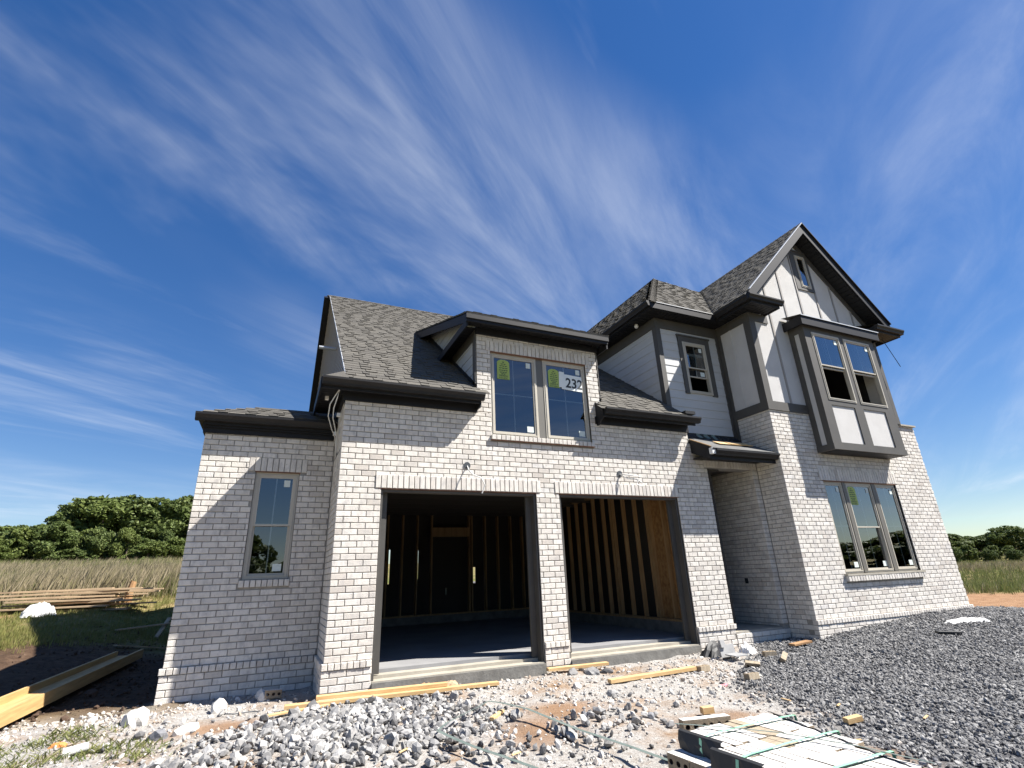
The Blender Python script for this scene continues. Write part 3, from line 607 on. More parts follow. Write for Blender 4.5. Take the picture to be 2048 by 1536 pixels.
def gutter(name, a, b, out, z0, z1, dep=.11, parent=house, mat_='bronze', ends=True):
    """K-style gutter: profile swept from a to b, out = outward unit vector"""
    a, b, out = map(lambda q: np.asarray(q, float), (a, b, out)); h = z1-z0
    prof = [(0, 0), (.62*dep, 0), (.70*dep, .30*h), (.92*dep, .62*h), (dep, .72*h), (dep, h), (dep*.93, h), (dep*.9, .78*h), (.6*dep, .4*h), (.55*dep, .06*h), (.06*dep, .06*h), (.04*dep, h), (0, h)]
    n = len(prof); vs = [p+out*q[0]+Z*(z0+q[1]) for p in (a*A3(1, 1, 0), b*A3(1, 1, 0)) for q in prof]
    m = MB(); fs = [(i, (i+1) % n, n+(i+1) % n, n+i) for i in range(n)]
    m.add(vs, fs); ep = [(0, 0), (.62*dep, 0), (.70*dep, .30*h), (.92*dep, .62*h), (dep, .72*h), (dep, h), (0, h)]
    for p in (a, b): m.add([p*A3(1, 1, 0)+out*q[0]+Z*(z0+q[1]) for q in ep], [tuple(range(7))])
    return m.build(name, mat_, parent)
def soffit(x0, x1, y0, y1, z, along='x', parent=house, pitch=.1):
    m = MB(); m.box(x0, x1, y0, y1, z+.008, z+.02)
    L_ = (x1-x0) if along == 'x' else (y1-y0)
    for i in range(max(1, int(L_/pitch))):
        q = i*pitch
        if along == 'x': m.box(x0+q+.006, min(x0+q+pitch-.006, x1), y0, y1, z, z+.009)
        else: m.box(x0, x1, y0+q+.006, min(y0+q+pitch-.006, y1), z, z+.009)
    return m.build('soffit', 'soffit', parent)
def board(name, m, *b, parent=house): q = MB(); q.box(*b); return q.build(name, m, parent)
# left eave of garage
gutter('gutter', (-.36, -.225, 0), (2.105, -.225, 0), F_, 3.595, 3.705, .115)
board('fascia', 'bronze_board', -.36, 2.05, -.225, -.195, 3.555, 3.70); board('fascia', 'bronze_board', -.375, -.345, -.225, E+.25, 3.555, 3.72)
soffit(-.345, 2.05, -.195, -.032, 3.60); soffit(-.345, -.032, -.03, E+.2, 3.60, 'y')
board('frieze_board', 'bronze_board', -.032, 2.075, -.032, .0, 3.467, 3.605); board('frieze_board', 'bronze_board', -.033, 0, 0, E, 3.467, 3.605)
board('eave_end_board', 'bronze_board', 2.05, 2.075, -.22, -.032, 3.50, 3.72)
mb = MB(); mb.add([(-.37, -.31, 3.70), (-.0, -.31, 3.70), (.0, .14, 4.0), (-.37, E+.3, 3.74), (-.37, .05, 3.74)], [(0, 1, 2), (0, 2, 4), (4, 2, 3)]); part('eave_return_roof', mb, 'shingle')
# right eave of garage
gutter('gutter', (4.42, -.225, 0), (6.62, -.225, 0), F_, 3.595, 3.705, .115)
board('fascia', 'bronze_board', 4.42, 6.55, -.225, -.195, 3.555, 3.70); soffit(4.42, 6.55, -.195, -.032, 3.60)
board('frieze_board', 'bronze_board', 4.37, 6.53, -.032, .0, 3.467, 3.605)
mb = MB(); mb.prism([(4.40, -.23, 3.72), (4.40, .0, 3.89), (4.40, 0, 3.44), (4.40, -.05, 3.44), (4.40, -.23, 3.56)], X*.03); part('eave_end_board', mb, 'bronze_board')
board('gutter_end_flashing', 'bronze', 6.37, 6.62, -.20, .10, 3.80, 3.86)
# dormer ----------------------------------------------------------------
board('frieze_board', 'bronze_board', 2.06, 4.545, -.034, 0, 4.905, 5.02)
board('dormer_fascia', 'bronze_board', 1.80, 4.62, -.31, -.28, 4.97, 5.105); board('dormer_fascia', 'bronze', 1.79, 4.63, -.335, -.31, 5.02, 5.115)
soffit(1.82, 4.60, -.28, -.034, 5.03)
DS = A3(0, 1, .365)/np.linalg.norm(A3(0, 1, .365))
dr = slab_roof('dormer_roof', [(1.80, -.345, 5.125), (4.63, -.345, 5.125), (4.63, 3.45, 5.125+3.795*.365), (1.80, 3.45, 5.125+3.795*.365)], .03)
shingle_plane(dr, (0, -.345, 5.125), X, DS, [(1.79, 0), (4.64, 0), (4.64, 4.0), (1.79, 4.0)], seed=8)
for x0, s in ((1.80, 1), (4.60, -1)):
    q = MB(); q.bar((x0+.015, -.30, 5.035), (x0+.015, 3.40, 5.035+3.7*.365), X*.015, A3(0, -.34, .94)*.085); q.build('dormer_rake_board', 'bronze_board', house)
    board('dormer_side_box', 'bronze_board', x0+.002 if s > 0 else x0, x0+.028, -.279, 1.48, 4.885, 5.01)
    soffit(min(x0+.03*s, 2.06 if s > 0 else 4.545), max(x0+.03*s, 2.06 if s > 0 else 4.545), -.02, 1.5, 4.99, 'y') if s > 0 else soffit(4.545, 4.60, -.02, 1.5, 4.99, 'y')
def dorm_side(x, nx):
    m = MB(); m.prism([(x, 0.09, 3.98), (x, .09, 5.15), (x, 3.3, 6.33), (x, 3.3, 6.30)], X*(-nx)*.08); p = m.build('dormer_cheek', 'shade_in', house)
    for i in range(14):
        z0 = 4.02+i*.185; z1 = z0+.197; low = lambda z: (z-3.9)/.75; dr_ = lambda z: max(0., (z-5.09)/.365-.345)
        ya0, ya1, yb0, yb1 = dr_(z0), dr_(z1), low(z0), low(z1)
        if z0 > 6.2 or ya1 > yb1+.3 or ya0 > yb0: continue
        q = MB(); q.add([(x+nx*.014, ya0, z0), (x+nx*.014, max(yb0, ya0+.02), z0), (x+nx*.003, max(yb1, ya1+.02), z1), (x+nx*.003, ya1, z1), (x, ya0, z0), (x, max(yb0, ya0+.02), z0)], [(0, 1, 2, 3), (0, 4, 5, 1)]); q.build('siding_board', 'siding', p)
    q = MB(); q.box(min(x, x+nx*.024), max(x, x+nx*.024), .006, .11, 3.98, 4.99); q.build('corner_board', 'taupe', p)
    q = MB(); q.box(min(x, x+nx*.022), max(x, x+nx*.022), .11, 1.44, 4.80, 4.99); q.build('frieze_board', 'taupe', p)
    q = MB(); q.bar((x+nx*.012, .0, 3.945), (x+nx*.012, 3.0, 6.195), X*.012, A3(0, -.6, .8)*.035); q.build('step_flashing', 'bronze', p)
dorm_side(2.075, -1); dorm_side(4.53, 1)
# left wing roof ----------------------------------------------------------
LG = E-.115
gutter('gutter', (-W2-.14, LG, 0), (-.04, LG, 0), F_, 3.24, 3.355, .115)
gutter('gutter', (-W2-.025, LG, 0), (-W2-.025, 6, 0), -X, 3.24, 3.355, .115)
board('fascia', 'bronze_board', -W2-.03, -.04, LG, LG+.03, 3.20, 3.34); board('frieze_board', 'bronze_board', -W2-.03, -.034, E-.034, E, ZL-.005, 3.215); board('frieze_board', 'bronze_board', -W2-.031, -W2, E, 6, ZL-.005, 3.215)
board('crown_board', 'bronze_board', -W2-.045, -.035, E-.07, E-.034, 3.17, 3.22)
lr1 = slab_roof('side_wing_roof', [(-W2-.12, LG-.08, 3.365), (.0, LG-.08, 3.365), (0, LG+.75, 3.365+.83*.47), (-W2+.71, LG+.75, 3.365+.83*.47)])
shingle_plane(lr1, (0, LG-.08, 3.365), X, A3(0, .905, .425), [(-W2-.12, 0), (-.04, 0), (-.04, .92), (-W2+.70, .92)], seed=11)
lr2 = slab_roof('side_wing_hip_roof', [(-W2-.12, LG-.08, 3.365), (-W2+.71, LG+.75, 3.365+.83*.47), (-W2+.71, 6, 3.365+.83*.47), (-W2-.12, 6, 3.365)])
mb = MB(); mb.box(-W2+.6, -.0, LG+.75, 6, 3.3, 3.74); part('side_wing_roof_back', mb, 'felt')
# porch roof ---------------------------------------------------------------
PY = -.58; PS = .50
pz = lambda y: 3.04+(y-PY)*PS
pf = slab_roof('porch_roof', [(6.535, PY, pz(PY)), (XB-.005, PY, pz(PY)), (XB-.005, YS, pz(YS)), (6.535, YS, pz(YS))], .03)
gutter('gutter', (6.60, PY+.09, 0), (XB+.02, PY+.09, 0), F_, 2.905, 3.02, .115)
board('fascia', 'bronze_board', 6.56, XB-.01, PY+.09, PY+.12, 2.84, 3.03); board('porch_soffit', 'soffit', 6.56, XB-.01, PY+.12, -.005, 2.93, 2.95)
mb = MB(); mb.prism([(6.53, PY+.09, 2.84), (6.53, PY+.09, pz(PY+.09)-.01), (6.53, -.012, pz(-.01)-.01), (6.53, -.012, 3.05)], X*.03); part('porch_rake_board', mb, 'bronze_board')
mb = MB(); mb.bar((6.535, PY+.05, pz(PY+.05)+.008), (6.535, -.02, pz(-.02)+.008), X*.012, A3(0, -.447, .894)*.008); part('sheathing_edge', mb, 'stud')
mb = MB(); mb.box(6.52, 6.60, PY+.02, PY+.10, 2.93, 3.045); part('fascia_end_wrap', mb, 'white')
mb = MB()
for i in range(16): x = 6.56+i*.103; z0 = pz(YS-.06)+.01; mb.add([(x, YS-.1, z0-.02), (x+.11, YS-.1, z0-.02+random.uniform(-.01, .02)), (x+.11, YS-.015, z0+.07+random.uniform(-.02, .02)), (x, YS-.015, z0+.07+random.uniform(-.02, .02)), (x, YS-.02, z0+.10), (x+.11, YS-.02, z0+.10)], [(0, 1, 2, 3), (3, 2, 5, 4)], 1 if 3 < i < 11 and i % 2 else 0)
part('roof_underlay_edge', mb, ['blackplastic', 'housewrap'])
mb = MB()
for i in range(2):
    o = A3(7.35+.30*i, -.18, pz(-.18)+.02+.012*i); mb.obox(o, X*.30, A3(0, .894, .447)*.10, A3(0, -.447, .894)*.008)
part('loose_sheathing_strip', mb, 'lumber')
# siding mass hip roof -------------------------------------------------------
ZE = 6.33; hx, hy = XS-.40, YS-.40
A_ = A3(hx+2.93, hy+2.93, ZE+2.93); B_ = A3(10.28, hy+2.45, ZE+2.45)
hr = slab_roof('upper_hip_roof_front', [(hx, hy, ZE), (7.85, hy, ZE), tuple(B_), tuple(A_)])
q2 = math.sqrt(.5)
shingle_plane(hr, (0, hy, ZE), X, A3(0, q2, q2), [(hx, 0), (7.80, 0), (10.26, 2.45/q2), (hx+2.93, 2.93/q2)], seed=14)
hl = slab_roof('upper_hip_roof_side', [(hx, hy, ZE), tuple(A_), (A_[0], 9.5, A_[2]), (hx, 9.5, ZE)])
shingle_plane(hl, (hx, 0, ZE), Y, A3(q2, 0, q2), [(hy, 0), (8.5, 0), (8.5, 2.93/q2), (hy+2.93, 2.93/q2)], seed=15)
mb = MB(); mb.prism([tuple(A_), tuple(B_), (10.6, 9.5, 8.8), (A_[0], 9.5, A_[2])], -Z*.02); part('upper_hip_roof_back', mb, 'felt')
mb = MB()
def caps(mb, a, b, n1, n2, wd=.14, step=.14):
    a, b = np.asarray(a, float), np.asarray(b, float); L_ = np.linalg.norm(b-a); d = (b-a)/L_; k = int(L_/step)
    upv = n1+n2; upv = upv/np.linalg.norm(upv); s1 = np.cross(d, n1); s1 = s1 if np.dot(s1, n2) < 0 else -s1; s2 = np.cross(d, n2); s2 = s2 if np.dot(s2, n1) < 0 else -s2
    for i in range(k+1):
        p = a+d*i*step; q = p+d*(step*1.15); e0, e1 = .014, .004
        P_ = [p+s1*wd+n1*(e0+.006), p+upv*(.012+e0), p+s2*wd+n2*(e0+.006), q+s1*wd+n1*e1, q+upv*(.012+e1), q+s2*wd+n2*e1]
        f1 = (0, 1, 4, 3); f2 = (1, 2, 5, 4); mb.add(P_, [f1, f2, (0, 3, 4, 1), (1, 4, 5, 2)][:2], 0, random.random())
caps(mb, (hx, hy, ZE), A_, A3(0, -q2, q2), A3(-q2, 0, q2)); part('hip_cap', mb, 'shingle')
mb = MB(); caps(mb, A_, A_+Y*6, A3(-q2, 0, q2), A3(q2, 0, q2), .12); part('ridge_cap', mb, 'shingle')
board('fascia', 'bronze_board', hx, hx+.03, hy, 8, 6.18, 6.33); board('fascia', 'bronze_board', hx+.03, 7.86, hy, hy+.03, 6.18, 6.33)
gutter('gutter', (hx, hy-.0, 0), (hx, 8, 0), -X, 6.22, 6.33, .10)
board('eave_drip_edge', 'drip', hx+.02, 7.80, hy-.012, hy+.0, 6.325, 6.338)
soffit(hx+.03, XS-.03, hy+.03, 7.5, 6.19, 'y'); soffit(XS-.03, XB-.03, hy+.03, YS-.032, 6.19, 'x')
mb = MB(); mb.tube([(hx+.22, .75, 6.19), (hx+.22, .75, 6.14), (hx+.22, .75, 6.10)], [.035, .05, .03], 10); part('soffit_lamp', mb, 'white')
# bay gable roof --------------------------------------------------------------
RYF = -.93; ex0 = 7.85
sl = math.hypot(1, SL); Ls = (XR_-ex0)*sl
br = slab_roof('bay_roof', [(ex0, RYF, ZR-(XR_-ex0)*SL), (XR_, RYF, ZR), (XR_, 9, ZR), (ex0, 9, ZR-(XR_-ex0)*SL)])
shingle_plane(br, (ex0, 0, ZR-(XR_-ex0)*SL), Y, A3(1/sl, 0, SL/sl), [(RYF, 0), (-.05, 0), (2.5, Ls), (RYF, Ls)], seed=17)
shingle_plane(br, (ex0, 0, ZR-(XR_-ex0)*SL), Y, A3(1/sl, 0, SL/sl), [(2.5, Ls), (2.45, Ls-.1), (6, Ls-.1), (6, Ls)], seed=18)
br2 = slab_roof('bay_roof_right', [(13.02, RYF, ZR-(13.02-XR_)*SL), (XR_, RYF, ZR), (XR_, 9, ZR), (13.02, 9, ZR-(13.02-XR_)*SL)])
shingle_plane(br2, (13.02, 0, ZR-(13.02-XR_)*SL), Y, A3(-1/sl, 0, SL/sl), [(RYF, 0), (2, 0), (2, Ls), (RYF, Ls)], seed=19)
mb = MB(); caps(mb, (XR_, RYF, ZR), (XR_, 6, ZR), A3(-.7, 0, .714), A3(.7, 0, .714), .12); part('ridge_cap', mb, 'shingle')
for s in (-1, 1):
    a = A3(XR_, RYF-.005, ZR-.01); b = A3(XR_+s*2.45, RYF-.005, ZR-.01-2.45*SL); d = (b-a)/np.linalg.norm(b-a); nn = np.cross(d, Y); nn = nn if nn[2] > 0 else -nn
    q = MB(); wd = .095; top = A3(XR_, RYF, ZR-.012)
    pts = [top, b, b-Z*wd*2*1.41, A3(XR_, RYF, ZR-.012-wd*2*1.41)]; q.prism([(p[0], RYF-.012, p[2]) for p in pts], Y*.03); q.build('rake_board', 'bronze_board', house)
    q = MB(); q.bar((a[0], RYF-.03, a[2]+.014), (b[0], RYF-.03, b[2]+.014), Y*.022, nn*.008); q.build('rake_drip_edge', 'drip' if s < 0 else 'bronze', house)
    q = MB(); n_ = 26
    for i in range(n_):
        t0, t1 = .09+i*.122, .09+i*.122+.112
        if t1 > 3.3: break
        p = a+d*(t0+t1)/2-nn*.20; q.obox((p[0], (RYF+.02-D)/2, p[2]), d*(t1-t0)/2, Y*(-D-RYF-.03)/2, nn*.006)
    q.build('rake_soffit', 'soffit', house)
# bay eaves and returns
GY_ = -1.0
gutter('gutter', (ex0+.06, GY_, 0), (ex0+.06, hy+.0, 0), -X, 6.225, 6.335, .115)
gutter('gutter', (ex0-.05, GY_+.0, 0), (8.83, GY_, 0), F_, 6.225, 6.335, .10)
board('fascia', 'bronze_board', ex0+.06, ex0+.09, GY_, hy, 6.17, 6.33); board('fascia', 'bronze_board', ex0+.09, 8.77, GY_, GY_+.03, 6.17, 6.33); board('fascia', 'bronze_board', 8.74, 8.77, GY_+.03, -D, 6.17, 6.34)
soffit(ex0+.09, XB-.03, GY_+.03, YS-.04, 6.185, 'y'); soffit(XB-.03, 8.74, GY_+.03, -D-.025, 6.185, 'x')
mb = MB(); mb.add([(ex0, GY_-.06, 6.34), (8.80, GY_-.06, 6.34), (8.80, -D, 6.50), (ex0+.2, -D, 6.5)], [(0, 1, 2, 3)]); part('return_roof', mb, 'bronze')
gutter('gutter', (12.05, GY_, 0), (13.10, GY_, 0), F_, 6.225, 6.335, .10)
board('fascia', 'bronze_board', 12.08, 13.05, GY_, GY_+.03, 6.17, 6.33); board('fascia', 'bronze_board', 13.02, 13.05, GY_+.03, 8, 6.17, 6.33); board('fascia', 'bronze_board', 12.08, 12.11, GY_+.03, -D, 6.17, 6.33); soffit(12.11, 13.02, GY_+.03, -D-.025, 6.185, 'x')
gutter('gutter', (13.04, GY_, 0), (13.04, 8, 0), X, 6.225, 6.335, .11)
mb = MB(); mb.add([(12.04, GY_-.06, 6.34), (13.10, GY_-.06, 6.34), (12.9, -D, 6.5), (12.04, -D, 6.5)], [(0, 1, 2, 3)]); part('return_roof', mb, 'bronze')
mb = MB(); mb.tube([(12.72, -.75, 6.18), (12.80, -.8, 5.85), (12.93, -.85, 5.42)], .008, 6); part('hanging_wire', mb, 'ink')

# ------------------------------------------------------------------ windows
def ring(mb, O, U, Nn, u0, u1, z0, z1, w_, d0, d1, mi=0):
    """rectangular frame of bar width w_, from depth d0 to d1 (behind the wall face)"""
    O = np.asarray(O, float); dc = -Nn*(d0+d1)/2; dh = Nn*abs(d1-d0)/2
    for a, b, p, q in ((u0, u0+w_, z0, z1), (u1-w_, u1, z0, z1), (u0+w_, u1-w_, z0, z0+w_), (u0+w_, u1-w_, z1-w_, z1)):
        mb.obox(O+U*(a+b)/2+Z*(p+q)/2+dc, U*(b-a)/2, dh, Z*(q-p)/2, mi)
def barz(mb, O, U, Nn, u0, u1, z0, z1, d0, d1, mi=0):
    mb.obox(np.asarray(O, float)+U*(u0+u1)/2+Z*(z0+z1)/2-Nn*(d0+d1)/2, U*(u1-u0)/2, Nn*abs(d1-d0)/2, Z*(z1-z0)/2, mi)
def pane(O, U, Nn, u0, u1, z0, z1, d, parent):
    m = MB(); O = np.asarray(O, float); m.add([O+U*u0+Z*z0-Nn*d, O+U*u1+Z*z0-Nn*d, O+U*u1+Z*z1-Nn*d, O+U*u0+Z*z1-Nn*d], [(0, 1, 2, 3)]); return m.build('pane', 'glass', parent)
def sticker(O, U, Nn, u, z, w_, h_, d, parent, m='label'):
    q = MB(); barz(q, O, U, Nn, u-w_/2, u+w_/2, z-h_/2, z+h_/2, d-.004, d-.002); return q.build('sticker', m, parent)
def window(O, U, Nn, u0, u1, z0, z1, rec=.06, kind='grid', rail=None, nz=(), nu=(.5,), fw=.05, stickers=True, raised=0.):
    m = MB(); ring(m, O, U, Nn, u0, u1, z0, z1, fw, rec-.005, rec+.07); ring(m, O, U, Nn, u0+fw*.55, u1-fw*.55, z0+fw*.55, z1-fw*.55, .018, rec-.014, rec-.004)
    wn = m.build('window', 'winframe', house); a, b, p, q = u0+fw, u1-fw, z0+fw, z1-fw
    def glaze(a, b, p, q, d, nz, nu, sw=.026, stick=(True, True)):
        s = MB(); ring(s, O, U, Nn, a, b, p, q, sw, d-.012, d+.02); s.build('sash', 'winframe', wn)
        pane(O, U, Nn, a+sw, b-sw, p+sw, q-sw, d+.003, wn)
        g = MB()
        for t in nu: x = a+(b-a)*t; barz(g, O, U, Nn, x-.0085, x+.0085, p+sw, q-sw, d+.006, d+.014)
        for t in nz: y = p+(q-p)*t; barz(g, O, U, Nn, a+sw, b-sw, y-.0085, y+.0085, d+.005, d+.013)
        if nu or nz: g.build('grille', 'grille', wn)
        if stick[0]: sticker(O, U, Nn, b-sw-.075, q-sw-.075, .085, .10, d, wn)
        if stick[1]: sticker(O, U, Nn, b-sw-.085, p+sw+.075, .12, .10, d, wn)
    if kind == 'grid': glaze(a, b, p, q, rec+.012, nz, nu, stick=(stickers, stickers))
    else:
        glaze(a, b, rail-.02, q, rec+.012, nz, nu, stick=(stickers, False))
        if raised: glaze(a, b, p+raised, rail+.02+raised, rec+.045, (), nu, stick=(False, stickers))
        else: glaze(a, b, p, rail+.02, rec+.045, (), nu, stick=(False, stickers))
    return wn
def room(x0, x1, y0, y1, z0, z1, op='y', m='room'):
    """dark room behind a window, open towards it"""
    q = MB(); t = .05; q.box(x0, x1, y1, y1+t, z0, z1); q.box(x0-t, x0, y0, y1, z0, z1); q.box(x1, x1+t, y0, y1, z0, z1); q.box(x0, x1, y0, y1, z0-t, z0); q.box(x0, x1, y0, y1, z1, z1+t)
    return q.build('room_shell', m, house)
def sierra(O, U, Nn, u, z, w_, h_, d, parent):
    """yellow-green sticker with a cone drawing and two lines of lettering, printed flat"""
    m = MB(); O = np.asarray(O, float); P = lambda a, b, e=0.: O+U*(u+a*w_)+Z*(z+b*h_)-Nn*(d-.003-e)
    out = [P(-.5, -.5), P(.5, -.5), P(.5, .36), P(.38, .44), P(.16, .49), P(-.16, .49), P(-.38, .44), P(-.5, .36)]; m.add(out, [tuple(range(8))], 0)
    rows = [(.40, .10, 1), (.30, .22, 2), (.20, .31, 3), (.09, .36, 3), (-.02, .36, 4), (-.12, .30, 3), (-.20, .18, 2)]
    for zc, hw, n in rows:
        for i in range(n):
            xc = (-hw+hw*2*(i+.5)/n) if n > 1 else 0; r_ = hw/n*.96; pts = []
            for k in range(7): t = math.pi*k/6; pts.append(P(xc-r_*math.cos(t), zc-.062*math.sin(t), .0007))
            for k in range(5, 0, -1): t = math.pi*k/6; pts.append(P(xc-r_*math.cos(t)*.9, zc-.012*math.sin(t), .0007))
            m.add(pts, [tuple(range(len(pts)))], 1)
    for txt, zb in (('SIERRA', -.365), ('PACIFIC', -.475)):
        vs, fs = text_mesh(txt, .165*h_ if txt == 'SIERRA' else .145*h_, .02); sx = .9
        m.add([O+U*(u+v[0]*sx)+Z*(z+zb*h_+v[1]*.75)-Nn*(d-.0037) for v in vs], fs, 1)
    return m.build('sticker', ['lime', 'inkgreen'], parent)
# side wing window
O0 = (0, E, 0); window(O0, X, F_, LWW[0]+.005, LWW[1]-.005, LWW[2]+.005, LWW[3]-.012, .05, 'hung', rail=1.78, fw=.055)
mb = MB(); barz(mb, O0, X, F_, LWW[0]-.01, LWW[1]+.01, 2.548, 2.558, -.002, .08); part('lintel', mb, 'tape', lww)
room(-1.7, -.05, E+.13, E+3, .5, 2.9)
# dormer pair
Og = (0, 0, 0); DR = .045
wA = window(Og, X, F_, 2.345, 3.235, 3.125, 4.61, DR, 'grid', nz=(.5,), fw=.05); wB = window(Og, X, F_, 3.375, 4.265, 3.125, 4.61, DR, 'grid', nz=(.5,), fw=.05)
mb = MB(); barz(mb, Og, X, F_, 3.235, 3.375, 3.125, 4.61, DR+.004, DR+.06); part('mullion', mb, 'mullion', gw)
mb = MB(); barz(mb, Og, X, F_, 2.335, 4.27, 4.61, 4.624, -.004, .08); part('lintel', mb, 'tape', gw)
sierra(Og, X, F_, 2.60, 4.33, .235, .37, DR+.012, wA); sierra(Og, X, F_, 3.60, 4.29, .225, .36, DR+.012, wB)
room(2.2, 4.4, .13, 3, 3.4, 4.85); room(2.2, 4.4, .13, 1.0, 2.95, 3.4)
sh = MB(); sh.box(-.235, .235, -.002, 0, 0, .30); sh.box(-.29, -.18, -.0045, -.0025, .03, .335)
sheet = sh.build('paper_sheet', 'paper'); sheet.location = (3.985, DR+.008-.004, 4.085); sheet.rotation_euler = (0, .045, 0)
tag(sheet, 'white paper sheet printed 232 taped inside the right dormer window', 'paper sheet')
vs, fs = text_mesh('232', .262, .022); mb = MB(); mb.add([(v[0]*.93+.03, -.0035, v[1]+.05) for v in vs], fs); dg = mb.build('house_number', 'ink', sheet)
# small upper window
Ow = (0, YS, 0); window(Ow, X, F_, SW[0], SW[1], SW[2], SW[3], -.03, 'hung', rail=5.10, fw=.062, nz=(.55,), raised=.33)
room(6.6, 8.1, YS+.12, 2.5, 4.2, 6.0)
# gable window
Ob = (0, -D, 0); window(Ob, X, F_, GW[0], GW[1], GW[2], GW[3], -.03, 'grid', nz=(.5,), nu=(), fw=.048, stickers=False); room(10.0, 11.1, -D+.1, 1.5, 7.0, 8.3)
# oriel windows
Oo = (0, OY, 0)
for a, b, p, q in OWN: window(Oo, X, F_, a, b, p, q, -.03, 'hung', rail=5.0, fw=.05, nu=(.5,), raised=.70)
room(9.5, 11.75, OY+.08, 2.2, 3.4, 5.88); mb = MB(); mb.box(11.2, 11.74, 1.2, 1.3, 3.4, 5.8); part('interior_wall', mb, mat('dark_red_brown_board', (.10, .05, .035), .8, (.07, .035, .025), 5))
# big lower window: three units
BZ0, BZ1 = .745, 2.515; BRc = .045
window(Ob, X, F_, 9.36, 9.955, BZ0, BZ1, BRc, 'grid', nz=(.5,), fw=.05); w2 = window(Ob, X, F_, 10.045, 10.915, BZ0, BZ1, BRc, 'hung', rail=1.62, fw=.05); window(Ob, X, F_, 11.02, 11.73, BZ0, BZ1, BRc, 'grid', nz=(.5,), fw=.05)
sierra(Ob, X, F_, 10.24, 2.25, .25, .38, BRc+.012, w2)
for a, b in ((9.955, 10.045), (10.915, 11.02)): mb = MB(); barz(mb, Ob, X, F_, a, b, BZ0, BZ1, BRc-.02, BRc+.06); part('mullion', mb, 'mullion', bw)
mb = MB(); barz(mb, Ob, X, F_, 9.35, 11.74, 2.515, 2.529, -.004, .08); part('lintel', mb, 'tape', bw)
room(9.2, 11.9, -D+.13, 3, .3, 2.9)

# ------------------------------------------------------------------ garage interior
FZ = -.17
mb = MB(); mb.box(.12, 6.6, .34, 7.2, -.5, FZ); part('garage_slab', mb, 'slab')
for a, b in ((.596, 3.086), (3.519, 6.021)):
    mb = MB(); mb.box(a, b, .165, .34, -.55, FZ-.045); mb.box(a, b, -.01, .165, -.55, FZ-.085)
    part('door_threshold', mb, 'conc'); mb = MB(); mb.box(a-.0, b+.0, -.045, -.012, -.62, FZ-.10); part('apron_face', mb, 'conc_dk')
mb = MB()
for a, b in ((.597, 3.085), (3.52, 6.02)):
    mb.box(a, a+.03, .03, .16, -.26, 2.18); mb.box(b-.03, b, .03, .16, -.26, 2.18); mb.box(a+.03, b-.03, .03, .16, 2.15, 2.18); mb.box(b-.12, b-.005, .16, .20, -.2, 2.15); mb.box(a+.005, a+.12, .16, .20, -.2, 2.15)
part('door_jamb', mb, 'taupe')
mb = MB()
for a, b in ((.55, 3.13), (3.48, 6.06)): mb.box(a, b, -.005, .10, 2.184, 2.194)
part('lintel', mb, 'tape', gw)
# stem wall, plates, studs, sheathing
mb = MB(); mb.box(6.32, 6.50, .34, 7.2, FZ, .02); mb.box(.12, .30, .34, 7.2, FZ, .02); mb.box(.30, 6.32, 7.0, 7.2, FZ, .02); part('stem_wall', mb, 'conc_dk')
def stud(x0, x1, y0, y1, z0, z1, m='stud'): q = MB(); q.box(x0, x1, y0, y1, z0, z1); return q.build('wall_stud', m, house)
mb = MB(); mb.box(6.34, 6.48, .34, 7.0, .02, .06); mb.box(.13, .27, .34, 7.0, .02, .06); mb.box(.3, 6.3, 7.02, 7.16, .02, .06); mb.box(6.34, 6.48, .34, 7.0, 2.66, 2.74); mb.box(.3, 6.3, 7.02, 7.16, 2.66, 2.74); part('wall_plate', mb, 'stud')
for y in (.36, .50, .93, 1.36, 1.44, 1.84, 2.25, 2.66, 2.74, 3.07, 3.48, 3.89, 4.30, 4.71, 5.12, 5.53, 5.94, 6.35, 6.76): stud(6.39, 6.48, y, y+.04, .06, 2.66)
for x in (.42, .83, 1.24, 1.32, 1.65, 2.06, 2.47, 2.88, 3.29, 4.40, 4.48, 4.9, 5.3, 5.72, 6.1): stud(x, x+.04, 7.02, 7.16, .06, 2.66)
for y in (.8, 1.6, 2.4, 3.2, 4.0, 4.8, 5.6, 6.4): stud(.13, .27, y, y+.04, .06, 2.66)
mb = MB(); mb.box(3.33, 4.40, 7.02, 7.16, 2.05, 2.30); part('door_header', mb, 'stud')
mb = MB(); mb.box(6.485, 6.50, .30, 1.48, .03, 2.7); part('sheathing_panel', mb, 'osb')
mb = MB(); mb.box(7.2, 7.25, .3, 7.3, -.2, 2.9); part('inner_partition', mb, 'shade_in'); mb = MB(); mb.box(.06, .12, .34, 7.3, -.2, 2.8); part('inner_partition', mb, 'shade_in')
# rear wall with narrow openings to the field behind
mb = MB(); panel(mb, (0, 7.62, 0), X, F_, .05, 7.3, -.2, 2.8, [(2.24, 2.285, .85, 1.75), (3.0, 3.09, .95, 1.72), (4.62, 4.82, .78, 1.22), (3.9, 3.93, .5, .68)], .05, 0); part('rear_wall', mb, 'shade_in')
mb = MB(); mb.box(.0, 7.3, .12, 7.7, 2.76, 2.82); part('garage_ceiling', mb, 'shade_in')
for i in range(9): q = MB(); q.box(.1, 6.5, .7+i*.75, .74+i*.75, 2.60, 2.76); q.build('ceiling_joist', 'shade_in', house)
mb = MB(); mb.box(.12, 6.5, .12, .165, 2.19, 2.76); part('header_beam', mb, 'shade_in')
